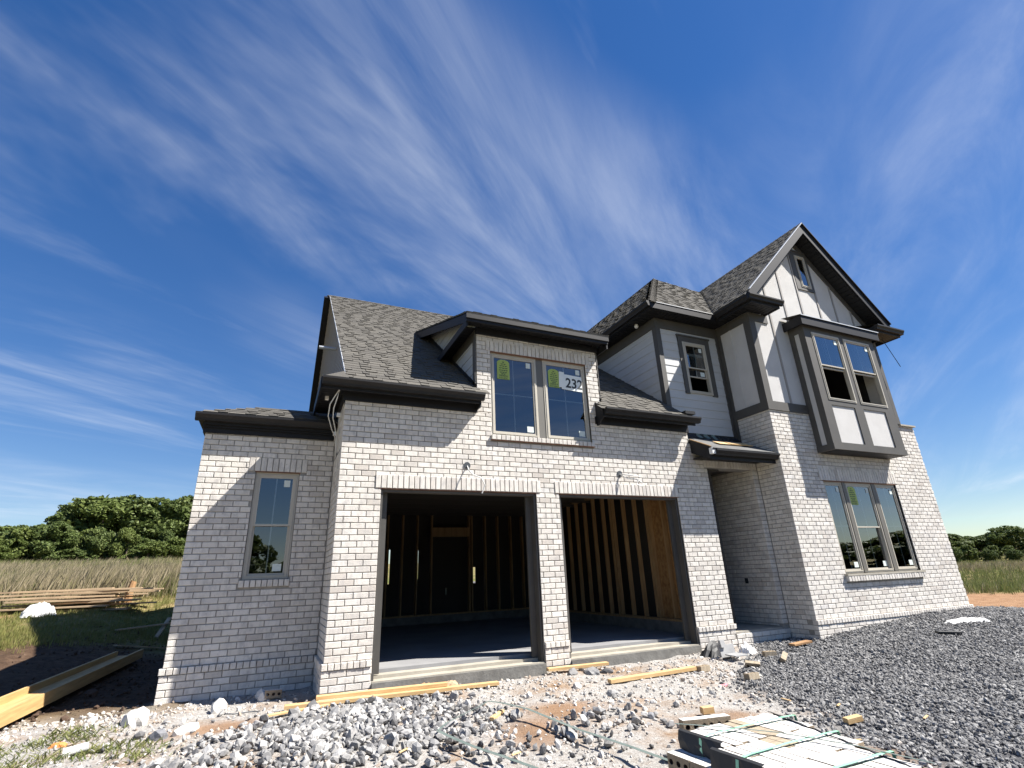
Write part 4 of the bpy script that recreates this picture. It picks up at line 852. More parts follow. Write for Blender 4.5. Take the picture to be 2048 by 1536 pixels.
# electric boxes with loose cable above the doors
def elbox(x, z, curl):
    m = MB(); m.tube([(x, .02, z), (x, -.012, z)], .055, 12); b = m.build('light_box', 'boxgrey', house)
    c = MB(); c.tube([(x, -.01, z-.01)]+curl, .010, 5); c.build('cable', 'wire', b); return b
elbox(1.90, 2.585, [(1.89, -.10, 2.50), (1.93, -.16, 2.42), (2.06, -.20, 2.36), (2.12, -.20, 2.25), (2.07, -.19, 2.13)])
b2_ = elbox(4.78, 2.575, [(4.82, -.10, 2.55), (4.95, -.18, 2.52), (5.06, -.20, 2.50), (5.02, -.19, 2.42), (4.97, -.2, 2.36), (5.08, -.21, 2.33)])
m = MB(); m.tube([(4.78, -.01, 2.57), (4.86, -.13, 2.47), (5.0, -.17, 2.46), (5.12, -.17, 2.40)], .010, 5); m.build('cable', 'wire', b2_)
m = MB(); m.tube([(-.10, -.12, 3.60), (-.15, -.10, 3.50), (-.21, -.02, 3.38), (-.21, .12, 3.24), (-.13, .32, 3.10), (-.06, .48, 3.02), (-.03, .58, 2.90), (-.02, .66, 2.78)], .008, 6); m.build('cable', 'wire', house)
m = MB(); m.tube([(-.10, -.12, 3.60), (-.12, -.08, 3.48), (-.15, .02, 3.34), (-.14, .14, 3.22), (-.09, .28, 3.12), (-.05, .40, 3.04), (-.035, .44, 2.92), (-.03, .45, 2.80)], .008, 6); m.build('cable', 'wire', house)
for p in ((-.06, .2, 3.30), (-.06, .55, 3.10), (-.24, .3, 3.58)): board('cable_clip', 'white', p[0]-.025, p[0]+.025, p[1]-.03, p[1]+.03, p[2]-.03, p[2]+.02)

# ------------------------------------------------------------------ bricks and shingles as pieces
def brick_geo(l, h_, dep, r):
    ch = .0045; j = lambda: r.uniform(-.0018, .0018); a, b = l/2, h_/2
    vs = [(-a, -b, -dep), (a, -b, -dep), (a, b, -dep), (-a, b, -dep), (-a, -b, -ch), (a, -b, -ch), (a, b, -ch), (-a, b, -ch)]
    vs += [(sx*(a-ch)+j(), sy*(b-ch)+j(), r.uniform(-.001, .001)) for sx, sy in ((-1, -1), (1, -1), (1, 1), (-1, 1))]
    fs = [(0, 1, 5, 4), (1, 2, 6, 5), (2, 3, 7, 6), (3, 0, 4, 7), (4, 5, 9, 8), (5, 6, 10, 9), (6, 7, 11, 10), (7, 4, 8, 11), (8, 9, 10, 11)]
    return vs, fs
def in_frame(P, m=10):
    u, v, z = project(P); return z > .2 and -m < u < 2048+m and -m < v < 1536+m
def apparent(c, nrm, area):
    d = CAM-c; q = np.linalg.norm(d); return area*max(0, float(d @ nrm))/q**3 if in_frame(c) else 0
rr = random.Random(5)
# all six faces are wanted where bricks turn a corner, so V x U orientation is kept right-handed
score = sorted(((apparent(c, Nn, l*h_), i) for i, (wl, c, U, V, Nn, l, h_, dep) in enumerate(BR)), reverse=True)
pick = {i for s, i in score[:300]}
cache = {}; rest = MB()
for i, (wl, c, U, V, Nn, l, h_, dep) in enumerate(BR):
    U2 = U if np.dot(np.cross(U, V), Nn) > 0 else -U
    if i in pick:
        key = (round(l, 3), round(h_, 3), round(dep, 3))
        if key not in cache or len(cache[key]) < 5:
            m = MB(); vs, fs = brick_geo(key[0], key[1], key[2], rr); m.add(vs, fs); cache.setdefault(key, []).append(m.mesh('brick', 'brick'))
        o = bpy.data.objects.new('brick', rr.choice(cache[key])); COL.objects.link(o); attach(o, wl)
        o.matrix_local = Matrix(((U2[0], V[0], Nn[0], c[0]), (U2[1], V[1], Nn[1], c[1]), (U2[2], V[2], Nn[2], c[2]), (0, 0, 0, 1)))
    else:
        vs, fs = brick_geo(l, h_, dep, rr); rest.add([c+U2*v[0]+V*v[1]+Nn*v[2] for v in vs], fs, 0, rr.random())
tag(rest.build('brickwork', 'brick', house), kind='stuff')
score = sorted(((apparent(O+a*(b+e)/2+s*s0, nn, (e-b)*.14), i) for i, (rf_, O, a, s, nn, b, e, s0, s1, th) in enumerate(SH)), reverse=True)
pick = {i for s, i in score[:300]}; rest = MB()
for i, (rf_, O, a, s, nn, b, e, s0, s1, th) in enumerate(SH):
    flip = np.dot(np.cross(a, s), nn) < 0; g = .004; t = th+rr.uniform(-.001, .002)
    vs = [O+a*(b+g)+s*s0, O+a*(e-g)+s*s0, O+a*(e-g)+s*s0+nn*t, O+a*(b+g)+s*s0+nn*t, O+a*(b+g)+s*s1+nn*.002, O+a*(e-g)+s*s1+nn*.002]
    fs = [(0, 1, 2, 3), (3, 2, 5, 4), (0, 3, 4), (1, 5, 2)]
    if flip: fs = [f[::-1] for f in fs]
    if i in pick: m = MB(); m.add(vs, fs); m.build('shingle', 'shingle', rf_)
    else: rest.add(vs, fs, 0, rr.random())
tag(rest.build('shingles', 'shingle', house), kind='stuff')

# ------------------------------------------------------------------ loose stone (uncountable)
def scatter_stones(name, pts, sizes, m, flat=.75, seed=0, sink=.25):
    """angular stones: jittered boxes, one mesh"""
    r = np.random.default_rng(seed); n = len(pts)
    g = (1+5**.5)/2; ico = np.array([(-1, g, 0), (1, g, 0), (-1, -g, 0), (1, -g, 0), (0, -1, g), (0, 1, g), (0, -1, -g), (0, 1, -g), (g, 0, -1), (g, 0, 1), (-g, 0, -1), (-g, 0, 1)], float); ico /= np.linalg.norm(ico[0])*2
    fc = np.array([(0, 11, 5), (0, 5, 1), (0, 1, 7), (0, 7, 10), (0, 10, 11), (1, 5, 9), (5, 11, 4), (11, 10, 2), (10, 7, 6), (7, 1, 8), (3, 9, 4), (3, 4, 2), (3, 2, 6), (3, 6, 8), (3, 8, 9), (4, 9, 5), (2, 4, 11), (6, 2, 10), (8, 6, 7), (9, 8, 1)])
    ax = r.normal(size=(n, 2, 3)); ax /= np.linalg.norm(ax, axis=2)[..., None]; V = np.repeat(ico[None], n, 0)*(1+r.uniform(-.22, .22, (n, 12, 1)))
    for k in range(2):      # shear off flat facets
        dd = np.einsum('nvi,ni->nv', V, ax[:, k]); cut = r.uniform(.18, .34, n)[:, None]; V = V-np.maximum(dd-cut, 0)[..., None]*ax[:, k][:, None, :]
    V = V*1.25*np.stack([r.uniform(.85, 1.45, n), r.uniform(.65, 1.05, n), r.uniform(.5, .85, n)*flat/.75], 1)[:, None, :]
    q = r.normal(size=(n, 4)); q[:, 1:3] *= .45; q /= np.linalg.norm(q, axis=1)[:, None]; w_, x, y, z = q.T
    R = np.stack([np.stack([1-2*(y*y+z*z), 2*(x*y-z*w_), 2*(x*z+y*w_)], 1), np.stack([2*(x*y+z*w_), 1-2*(x*x+z*z), 2*(y*z-x*w_)], 1), np.stack([2*(x*z-y*w_), 2*(y*z+x*w_), 1-2*(x*x+y*y)], 1)], 1)
    V = np.einsum('nij,nkj->nki', R, V)*sizes[:, None, None]+pts[:, None, :]; V[:, :, 2] += (sizes*(.5-sink))[:, None]
    F = (fc[None]+12*np.arange(n)[:, None, None]).reshape(-1, 3); tone = np.repeat(r.random(n), 20)
    return np_mesh(name, V.reshape(-1, 3), F, m, tone)
def on_ground(n, x0, x1, y0, y1, wfun, seed):
    r = np.random.default_rng(seed); x = r.uniform(x0, x1, n); y = r.uniform(y0, y1, n); k = r.random(n) < wfun(x, y); x, y = x[k], y[k]
    return np.stack([x, y, hgt(x, y)], 1)
def outside_house(x, y):
    ins = ((x > -W2-.03) & (y > E-.05) & (x < .05)) | ((x > -.04) & (x < XB+.02) & (y > -.055)) | ((x > XB-.04) & (x < XB+W+.05) & (y > -D-.03))
    return ~ins
RR = np.random.default_rng(77)
P1 = on_ground(90000, 3.4, 15, -6, .05, lambda x, y: gravel_w(x, y)*outside_house(x, y)*(.55+.45*(y < -1)), 1)
P1b = on_ground(8000, 13.1, 17, .05, 3, lambda x, y: gravel_w(x, y)*outside_house(x, y), 2)
P1 = np.concatenate([P1, P1b]); s1 = RR.uniform(.016, .036, len(P1))*RR.choice([1, 1, 1, 1.4], len(P1))
tag(scatter_stones('gravel', P1, s1, 'gravel', seed=3), 'heap of dark grey crushed gravel in front of the bay', 'gravel', kind='stuff')
def rockw(x, y): return np.clip(1.25*np.exp(-((x-.15)/1.25)**2-((y+1.75)/.95)**2)+.5*np.exp(-((x-.6)/.9)**2-((y+.75)/.3)**2)+.22*np.exp(-((x-2.1)/1.0)**2-((y+2.7)/.7)**2)-.08+.25*fbm(x, y, 2.2, 41), 0, 1)
P2 = on_ground(13500, -2.2, 3.6, -4.2, -.15, lambda x, y: rockw(x, y)*(1-.8*earth_w(x, y)), 4); P2[:, 2] += .01
s2 = np.clip(np.exp(RR.normal(-3.14, .40, len(P2))), .02, .11)
tag(scatter_stones('crushed_rock', P2, s2, 'rock', seed=6), 'heap of grey and white crushed rock in the foreground', 'rock', kind='stuff')
def chipw(x, y): return outside_house(x, y)*(1-gravel_w(x, y))*sst(1.6, .3, y+.35*np.clip(-2.2-x, 0, 9)+.6*fbm(x, y, .9, 51))*np.clip(.55+.9*fbm(x, y, 1.1, 52), .06, 1)*(1-.75*earth_w(x, y))
P3 = on_ground(30000, -6.5, 7.2, -5, 1.6, chipw, 7); s3 = np.exp(RR.normal(-3.75, .45, len(P3)))
tag(scatter_stones('limestone_chips', P3, s3, 'chip', seed=8, sink=.35), 'scattered white and tan limestone chips round the garage', 'stones', kind='stuff')
P4 = on_ground(2600, -5, -2, .5, 9, lambda x, y: .5*sst(-5, -3, x)+.1, 9); s4 = np.exp(RR.normal(-3.7, .5, len(P4)))
tag(scatter_stones('soil_clods', P4, s4, mat('brown_soil_clod', (.09, .055, .035), .95, (.05, .03, .02), 9), seed=10), 'brown clods of soil in the shade beside the side wing', 'soil', kind='stuff')
def rock(x, y, s, label, m, seed, sq=(1, .8, .7), dz=.3):
    r = np.random.default_rng(seed); import bmesh
    bm = bmesh.new(); bmesh.ops.create_icosphere(bm, subdivisions=2, radius=1)
    for v in bm.verts:
        c = np.array(v.co); f = 1+.22*math.sin(3*c[0]+seed)+.18*math.sin(4*c[1]+2*seed)+r.uniform(-.09, .09); v.co = Vector(c*np.array(sq)*s*f)
    me = bpy.data.meshes.new('boulder'); bm.to_mesh(me); bm.free(); me.materials.append(M[m]); o = bpy.data.objects.new('boulder', me); COL.objects.link(o)
    o.location = (x, y, float(hgt(x, y))+s*sq[2]*dz); o.rotation_euler = (0, 0, seed); return tag(o, label, 'rock', 'larger rocks lying about the garage front')
rock(-1.10, -.02, .11, 'white boulder against the side wing wall left of the brick with holes', 'boulder', 1)
rock(-1.85, -.18, .13, 'pale flat rock at the left corner of the side wing', 'boulder', 2, (1.1, .7, .8))
rock(-1.55, -.80, .09, 'dark grey rock on white chips left of the crushed rock heap', 'darkrock', 3)
rock(-1.32, -.72, .10, 'white angular rock beside the dark grey rock', 'boulder', 4, (1.2, .7, .6))
rock(-.62, .55, .13, 'pale mortar covered lump in the corner behind the board', 'boulder', 5)
for k, (x, y, s) in enumerate(((3.35, -.32, .10), (3.62, -.40, .11), (3.85, -.42, .08))): rock(x, y, s, ('grey stone slab under the short board at the middle pier, ' + ('left one', 'middle one', 'right one')[k]), 'rock', 7+k, (1.4, .8, .5))
for k, (x, y) in enumerate(((2.95, -2.55), (1.62, -1.55), (2.4, -2.2))): rock(x, y, .055, ('small dark rock near the loose grey strap, ' + ('nearest the brick bundle', 'beside the strap bend', 'between strap and boards')[k]), 'darkrock', 15+k)

# ------------------------------------------------------------------ timber on the ground
def lumber(name, a, b, w_, h_, label, group, m='lumber', cat='board', twist=0., dz=0.):
    """board lying from a to b (ground points), width w_, thickness h_; origin at its middle"""
    a, b = np.asarray(a, float), np.asarray(b, float); c = (a+b)/2; L_ = np.linalg.norm(b-a); q = MB(); e = .004
    for s in (1,): 
        q.add([(x*(L_/2-(e if ring_ else 0)), y*(w_/2-(0 if ring_ else 0)), z) for ring_ in (0,) for (x, y, z) in ((-1, -1, 0), (1, -1, 0), (1, 1, 0), (-1, 1, 0), (-1, -1, h_-e), (1, -1, h_-e), (1, 1, h_-e), (-1, 1, h_-e))]+[(x*(L_/2-e), y*(w_/2-e), h_) for x, y in ((-1, -1), (1, -1), (1, 1), (-1, 1))],
              [(3, 2, 1, 0), (0, 1, 5, 4), (1, 2, 6, 5), (2, 3, 7, 6), (3, 0, 4, 7), (4, 5, 9, 8), (5, 6, 10, 9), (6, 7, 11, 10), (7, 4, 8, 11), (8, 9, 10, 11)])
    o = q.build(name, m); d = (b-a)/L_; ax = Vector(d); side = Vector((-d[1], d[0], 0)).normalized(); upv = ax.cross(side)
    o.matrix_world = Matrix.Translation(c+A3(0, 0, dz)) @ Matrix(((ax[0], side[0], upv[0], 0), (ax[1], side[1], upv[1], 0), (ax[2], side[2], upv[2], 0), (0, 0, 0, 1))) @ Matrix.Rotation(twist, 4, 'X')
    return tag(o, label, cat, group)
G_ = lambda x, y, dz=0.: A3(x, y, float(hgt(x, y))+dz)
GB = 'loose pine boards in front of the garage'
lumber('pine_board', G_(-.42, -.38, .03), G_(1.50, -.50, .03), .09, .04, 'long pine board lying lowest along the left garage pier', GB)
lumber('pine_board', G_(-.08, -.30, .075), G_(1.46, -.44, .075), .09, .04, 'shorter pine board stacked on the long board at the left pier', GB)
lumber('pine_board', G_(-.62, -.62, .02), G_(.05, -.50, .02), .06, .02, 'thin pine strip at the left end of the stacked boards', GB)
lumber('pine_board', G_(1.30, -.26, .02), G_(2.20, -.34, .02), .09, .04, 'pine board running right from the stacked boards below the garage slab', GB)
lumber('pine_board', G_(1.10, -.10, .03), G_(1.55, -.14, .03), .09, .035, 'short pine offcut tucked behind the stacked boards', GB)
lumber('pine_board', G_(3.06, -.12, .05), G_(4.02, -.22, .05), .09, .04, 'pine board at the foot of the middle garage pier', GB)
lumber('pine_board', G_(3.50, -1.02, .015), G_(4.90, -1.08, .015), .09, .045, 'pine board lying alone in front of the right garage bay', GB)
lumber('pine_offcut', G_(1.50, -1.86, .01), G_(1.72, -1.62, .01), .045, .03, 'small pine offcut beside the loose grey strap', 'small wood offcuts on the plot')
lumber('pine_offcut', G_(4.40, -3.62, .02), G_(4.56, -3.66, .02), .07, .045, 'square pine offcut on the dark gravel', 'small wood offcuts on the plot')
lumber('pine_offcut', G_(3.46, -2.74, .02), G_(3.58, -2.77, .02), .07, .06, 'cube shaped tan offcut left of the strapped bricks', 'small wood offcuts on the plot')
lumber('pine_offcut', G_(7.30, -.76, .03), G_(7.68, -.80, .05), .13, .03, 'brown scrap board at the top of the gravel near the entry', 'small wood offcuts on the plot', 'ply')
lumber('pine_offcut', G_(9.62, -1.72, .03), G_(9.90, -1.92, .03), .12, .03, 'dark weathered board on the crest of the gravel heap', 'small wood offcuts on the plot', 'blackplastic')
for k, (x, y, a) in enumerate(((4.9, -3.2, .4), (4.55, -2.85, 1.9), (3.9, -4.05, -.5), (5.15, -3.9, .2), (.45, -2.5, .6), (.72, -1.25, 1.7), (1.3, -2.9, .3))):
    lumber('wood_splinter', G_(x-.05*math.cos(a), y-.05*math.sin(a), .03), G_(x+.05*math.cos(a), y+.05*math.sin(a), .035), .02, .008, 'small pale wood splinter on the stones', 'wood splinters', cat='splinter')
# crumpled brown scraps behind the boards
def crumple(name, x, y, w_, d_, h_, label, m, cat, seed, n=9, dz=.0):
    r = np.random.default_rng(seed); V = []; F = []
    for j in range(n):
        for i in range(n):
            u, v = i/(n-1)*2-1, j/(n-1)*2-1; f = max(0, 1-u*u)*max(0, 1-v*v); V.append((u*w_/2*(1+.05*r.normal()), v*d_/2*(1+.05*r.normal()), h_*f**.6*(1+(.07 if n > 12 else .16)*r.normal())-.02*(f == 0)))
    for j in range(n-1):
        for i in range(n-1): F.append((j*n+i, j*n+i+1, (j+1)*n+i+1, (j+1)*n+i))
    o = MB().add(V, F).build(name, m); o.location = (x, y, float(hgt(x, y))+dz); o.rotation_euler = (0, 0, r.uniform(-.4, .4)); return tag(o, label, cat)
crumple('paper_bag_scrap', 1.22, -.14, .38, .2, .10, 'torn brown paper scrap behind the stacked boards', 'ply', 'scrap', 3)
crumple('paper_bag_scrap', 1.60, -.13, .26, .16, .09, 'smaller torn tan scrap right of the brown paper scrap', 'lumber_old', 'scrap', 4)
crumple('plastic_scrap', 6.12, -.30, .75, .30, .17, 'crumpled black plastic sheet at the foot of the entry pier', 'blackplastic', 'plastic sheet', 5)
crumple('plastic_scrap', 6.62, -.45, .32, .22, .13, 'crumpled white plastic beside the black sheet at the entry', 'white', 'plastic sheet', 6)
crumple('plastic_scrap', 10.95, -1.55, .85, .22, .05, 'flattened white plastic on the crest of the gravel heap', 'white', 'plastic sheet', 7)
crumple('plastic_scrap', 4.62, -1.9, .20, .06, .02, 'small pink scrap in front of the loose bricks', 'pink', 'scrap', 8)
crumple('plastic_scrap', -2.36, -.6, .16, .08, .03, 'small orange scrap on the white chips at lower left', 'orange', 'scrap', 9)
q = MB(); q.obox((0, 0, .05), X*.17, Y*.02, A3(0, .2, 1)*.085); q.obox((-.11, -.02, .16), X*.05, Y*.02, A3(0, .2, 1)*.05); q.obox((.02, -.16, .005), X*.14, A3(0, 1, .05)*.10, Z*.008)
o = q.build('slate_scrap', 'greytarp'); o.location = G_(6.0, -.62, .06); o.rotation_euler = (0, 0, .1); tag(o, 'grey broken board scraps leaning in front of the black plastic sheet', 'scrap')
q = MB(); q.tube([(0, 0, 0), (.17, .05, .02)], .035, 12); o = q.build('white_cup', 'white'); o.location = G_(-2.24, -.92, .03); tag(o, 'white plastic cup lying on the chips at lower left', 'cup')
# long wooden form in the shade at the left
fm = thing('timber_form', 'long wooden plank form with raised edges running into the shade at left', 'form', (-3.2, 2.4, float(hgt(-3.2, 2.4))+.10), rot=(.012, 0, -.055))
for nm, b in (('base_board', (-.17, .17, -3.1, 3.05, 0, .04)), ('edge_board', (-.215, -.171, -3.15, 3.05, -.03, .12)), ('edge_board', (.171, .215, -3.1, 3.15, -.03, .12))): q = MB(); q.box(*b); q.build(nm, M['form'] if 'form' in M else mat('yellow_form_plank', (.55, .36, .15), .8, (.40, .25, .10), 3, (9, .6, 9), bump=.3, bscale=20, coord='obj'), fm)
# lumber pile
r_ = random.Random(12); px, py = -5.75, 12.1
for lay in range(7):
    for k in range(5-(lay > 3)-(lay > 5)):
        L_ = r_.uniform(1.5, 3.3); cx = px+r_.uniform(-.8, .8); cy = py-.75+k*.38+r_.uniform(-.1, .1)+lay*.05; z0 = float(hgt(px, py-.7))+.02+lay*.085; an = r_.uniform(-.12, .10)
        d = A3(math.cos(an), math.sin(an), 0)*L_/2; tl = r_.uniform(-.03, .05)
        lumber('stacked_board', A3(cx, cy, z0)-d, A3(cx, cy, z0+tl)+d, r_.choice((.14, .19, .24)), .04, 'weathered board in the timber pile in the grass at far left', 'boards of the far timber pile', 'lumber_old')
crumple('plastic_wrap', -6.15, 10.85, .72, .5, .30, 'bright white plastic bundle in front of the timber pile', 'wrap', 'plastic wrap', 14, 15)
q = MB(); q.tube([(0, 0, 0), (.03, 0, .3), (.10, .02, .62)], [.20, .17, .14], 9); q.tube([(-.25, -.1, .0), (-.45, -.1, .16)], [.12, .08], 8); o = q.build('tree_stump', 'ply'); o.location = G_(-4.75, 13.3); o.scale = (.62, .62, 1.0); tag(o, 'broken orange brown stump standing behind the timber pile', 'stump')
SB = 'thin boards in the shade beside the side wing'
lumber('thin_board', G_(-3.9, 8.4, .05), G_(-2.3, 10.0, .35), .09, .03, 'longer pale board propped in the shade behind the side wing', SB, 'lumber_old')
lumber('thin_board', G_(-3.1, 8.6, .04), G_(-3.05, 9.8, .40), .09, .03, 'shorter crossing board propped in the shade behind the side wing', SB, 'lumber_old')
lumber('thin_board', G_(-3.5, 6.6, .03), G_(-2.5, 7.4, .04), .12, .02, 'flat dark scrap board on the soil behind the plank form', SB, 'lumber_old')

# ------------------------------------------------------------------ bricks with cores
def cored_brick(mats=('brick_white', 'brick_body', 'core')):
    """x length .194, y thickness .071 (cored faces), z depth .09; white on top and bottom"""
    m = MB(); a, b, c = .097, .0356, .045
    m.add([(-a, -b, c), (a, -b, c), (a, b, c), (-a, b, c)], [(0, 1, 2, 3)], 0); m.add([(-a, -b, -c), (a, -b, -c), (a, b, -c), (-a, b, -c)], [(3, 2, 1, 0)], 0)
    for x, f in ((-a, (3, 2, 1, 0)), (a, (0, 1, 2, 3))): m.add([(x, -b, -c), (x, b, -c), (x, b, c), (x, -b, c)], [f], 1)
    for s in (-1, 1):
        for k in range(3):
            x0, x1 = -a+2*a*k/3, -a+2*a*(k+1)/3; xc = (x0+x1)/2; oc = [(xc+.019*math.cos(t), .017*math.sin(t)) for t in [math.pi/8+i*math.pi/4 for i in range(8)]]
            rc = [(x1, c*.4), (xc+.012, c), (xc-.012, c), (x0, c*.4), (x0, -c*.4), (xc-.012, -c), (xc+.012, -c), (x1, -c*.4)]
            rc = [(x1, c), (xc+.014, c), (xc-.014, c), (x0, c), (x0, -c), (xc-.014, -c), (xc+.014, -c), (x1, -c)]
            rc = [rc[0], rc[1], rc[2], rc[3], rc[4], rc[5], rc[6], rc[7]]
            vs = [(p[0], s*b, p[1]) for p in rc]+[(p[0], s*b, p[1]) for p in oc]+[(p[0], s*(b-.03), p[1]) for p in oc]
            fs = [(i, (i+1) % 8, 8+(i+1) % 8, 8+i) for i in range(8)]; inn = [(8+i, 8+(i+1) % 8, 16+(i+1) % 8, 16+i) for i in range(8)]+[tuple(range(16, 24))]
            if s > 0: fs = [f[::-1] for f in fs]
            base = len(m.v); m.add(vs, fs, 1); 
            for f in inn: m.f.append(tuple(base+i for i in f)); m.m.append(2); m.t.append(0.)
    return m.mesh('brick', list(mats))
CB = cored_brick(); CBT = cored_brick(('brick_tan', 'brick_body', 'core'))
bd = thing('strapped_brick_bundle', 'bundle of white faced bricks bound with green straps in the foreground', 'brick bundle', (1.93, -4.22, -.50), rot=(0, 0, math.radians(3.)))
r_ = random.Random(31); TOPZ = .415
def put(mesh, x, y, z, rz=0., rx=0., parent=bd):
    o = bpy.data.objects.new('brick', mesh); COL.objects.link(o); attach(o, parent); o.location = (x, y, z); o.rotation_euler = (rx, 0, math.pi/2+rz); return o
grp = {}
for row in range(7):
    g = row//2
    if row % 2 == 0: gx_, gz_, slope = -.13*g+r_.uniform(-.01, .015), r_.uniform(-.01, .012), r_.uniform(-.003, .003)
    for colm in range(11):
        x = .0375+colm*.0805+gx_+r_.uniform(-.002, .002); y = -.10-row*.199-(.02 if colm % 4 == 1 else 0)-r_.uniform(0, .006)-(.035 if colm in (2, 3) and g == 1 else 0); z = TOPZ-.045+min(gz_+slope*colm, .003)+r_.uniform(-.002, .003)
        put(CB if not (colm in (5, 6) and row in (0, 1, 2)) else CBT, x, y, z)
    for lay in range(1, 5):
        for colm in (0, 1): put(CB, .0375+colm*.0805+gx_+(-.145 if row < 2 else 0.)+r_.uniform(-.004, .004), -.10-row*.199-.03, TOPZ-.045-lay*.094)
for k in range(3): put(CB, .42+k*.004, .30-k*.199-.0, TOPZ-.055-.0, 0.) if False else None
for k in range(2): put(CB, .30+k*.0, .16+.01*k, TOPZ-.045-.094*k, math.pi/2-.30)
for k in range(2): put(CB, .49, .12+.01*k, TOPZ-.047-.094*k, math.pi/2-.26)
q = MB(); q.prism([(.08, -.03, TOPZ-.47), (.86, -.03, TOPZ-.47), (.45, -1.38, TOPZ-.47), (-.30, -1.38, TOPZ-.47)], Z*.373); q.build('bundle_core', 'brick_body', bd)
for g in range(3):
    q = MB(); V_ = []; xo = -.13*g-.006; n_ = 6; dp = .085 if g == 0 else .17
    for i in range(n_):
        y = -.02-g*.398-i*.074; V_ += [(xo+.012, y, TOPZ+.016), (xo-.010-.004*(i % 2), y, TOPZ+.010), (xo-.022-.006*((i*5) % 3), y, TOPZ-dp*.5), (xo-.020-.012*((i*7) % 3), y-.01, TOPZ-dp-.015*((i*5) % 3))]
    q.add(V_, [(4*i+j, 4*i+4+j, 4*i+5+j, 4*i+1+j) for i in range(n_-1) for j in (0, 1, 2)]); q.build('plastic_sheet', 'blackplastic', bd)
q = MB(); V_ = []
for i in range(15):
    y = .02-i*.1; xo = -.32*i*.1; V_ += [(xo+.90+.02*((i*3) % 2), y, TOPZ-.004), (xo+1.0+.012*((i*7) % 3), y+.02, TOPZ-.03-.012*((i*5) % 2)), (xo+1.02, y, TOPZ-.12)]
q.add(V_, [(3*i+j, 3*i+1+j, 3*i+4+j, 3*i+3+j) for i in range(14) for j in (0, 1)]); q.build('plastic_sheet', 'blackplastic', bd)
def ribbon(pts, wv, th=.0012):
    m = MB(); wv = np.asarray(wv, float); P_ = [np.asarray(p, float) for p in pts]
    vs = [p+e*wv+Z*t for p in P_ for e, t in ((-1, 0), (1, 0), (1, th), (-1, th))]
    fs = []
    for i in range(len(P_)-1):
        for k in range(4): fs.append((4*i+k, 4*i+(k+1) % 4, 4*i+4+(k+1) % 4, 4*i+4+k))
    m.add(vs, [f[::-1] for f in fs]); return m
for g, y in enumerate((-.22, -.62, -1.02)):
    zt = TOPZ+.0075; xo = -.13*g; ribbon([(xo-.028, y, TOPZ-.42), (xo-.03, y, TOPZ-.05), (xo-.02, y, zt-.006), (xo+.10, y+.012, zt), (xo+.45, y+.018, zt+.001), (xo+.80, y+.012, zt), (xo+.93, y+.01, zt-.004), (xo+.96, y+.01, TOPZ-.1)], Y*.011).build('strap', 'strapg', bd)
ribbon([(.07, .10, TOPZ+.010), (.28, -.16, TOPZ+.010), (.45, -.44, TOPZ+.011), (.58, -.86, TOPZ+.011), (.62, -1.25, TOPZ+.010)], A3(.007, .006, 0)).build('strap', 'strapgrey', bd)
def loose_brick(x, y, rot, label, mesh=CBT, dz=.036):
    o = bpy.data.objects.new('loose_brick', mesh); COL.objects.link(o); o.location = G_(x, y, dz); o.rotation_euler = rot; return tag(o, label, 'brick', 'loose bricks on the plot')
hp = math.pi/2
loose_brick(5.02, -1.12, (hp, 0, .15), 'loose tan brick with holes up at the end of the lone board')
loose_brick(5.10, -1.90, (hp-.12, 0, .08), 'nearest loose tan brick with three holes on the gravel edge', dz=.05)
loose_brick(5.72, -1.36, (hp*.2, .1, -.75), 'loose tan brick lying tilted behind the nearest brick', dz=.03)
loose_brick(6.38, -1.34, (.55, -.35, .45), 'loose brick tipped up on the gravel showing three holes', dz=.06)
loose_brick(6.60, -.90, (hp, 0, -.35), 'loose brick lying highest on the gravel by the entry step')
loose_brick(-.53, .42, (0, .06, .1), 'loose brick in the shaded corner with three holes facing out', CB, .06)
# loose strap lying over the stones
SG = 'loose grey plastic straps on the stones'
o = ribbon([G_(.80, -2.32, 0.09), G_(.92, -2.2, 0.11), G_(1.17, -1.96, 0.10), G_(1.42, -1.72, 0.10), G_(1.60, -1.50, 0.11), G_(1.72, -1.62, 0.10), G_(1.80, -2.1, 0.10), G_(1.95, -2.8, 0.10), G_(2.10, -3.4, 0.10), G_(2.2, -3.9, 0.09)], A3(.018, .006, 0)).build('loose_strap', 'strapgrey'); tag(o, 'longer grey strap bent over the stones in front of the garage', 'strap', SG)
o = ribbon([G_(.80, -2.33, 0.09), G_(.88, -2.55, 0.10), G_(.98, -2.8, 0.09), G_(1.10, -3.1, 0.09), G_(1.2, -3.5, 0.09)], A3(.018, .006, 0)).build('loose_strap', 'strapgrey'); tag(o, 'shorter grey strap end lying nearest in the foreground stones', 'strap', SG)
q = MB(); q.tube([G_(-1.02, -.28, .02), G_(-1.0, -.34, .03), G_(-.92, -.36, .03), G_(-.78, -.30, .02), G_(-.66, -.30, .02)], .006, 5); o = q.build('wire_scrap', 'boxgrey'); tag(o, 'short curled grey wire on white chips below the side wing', 'wire')

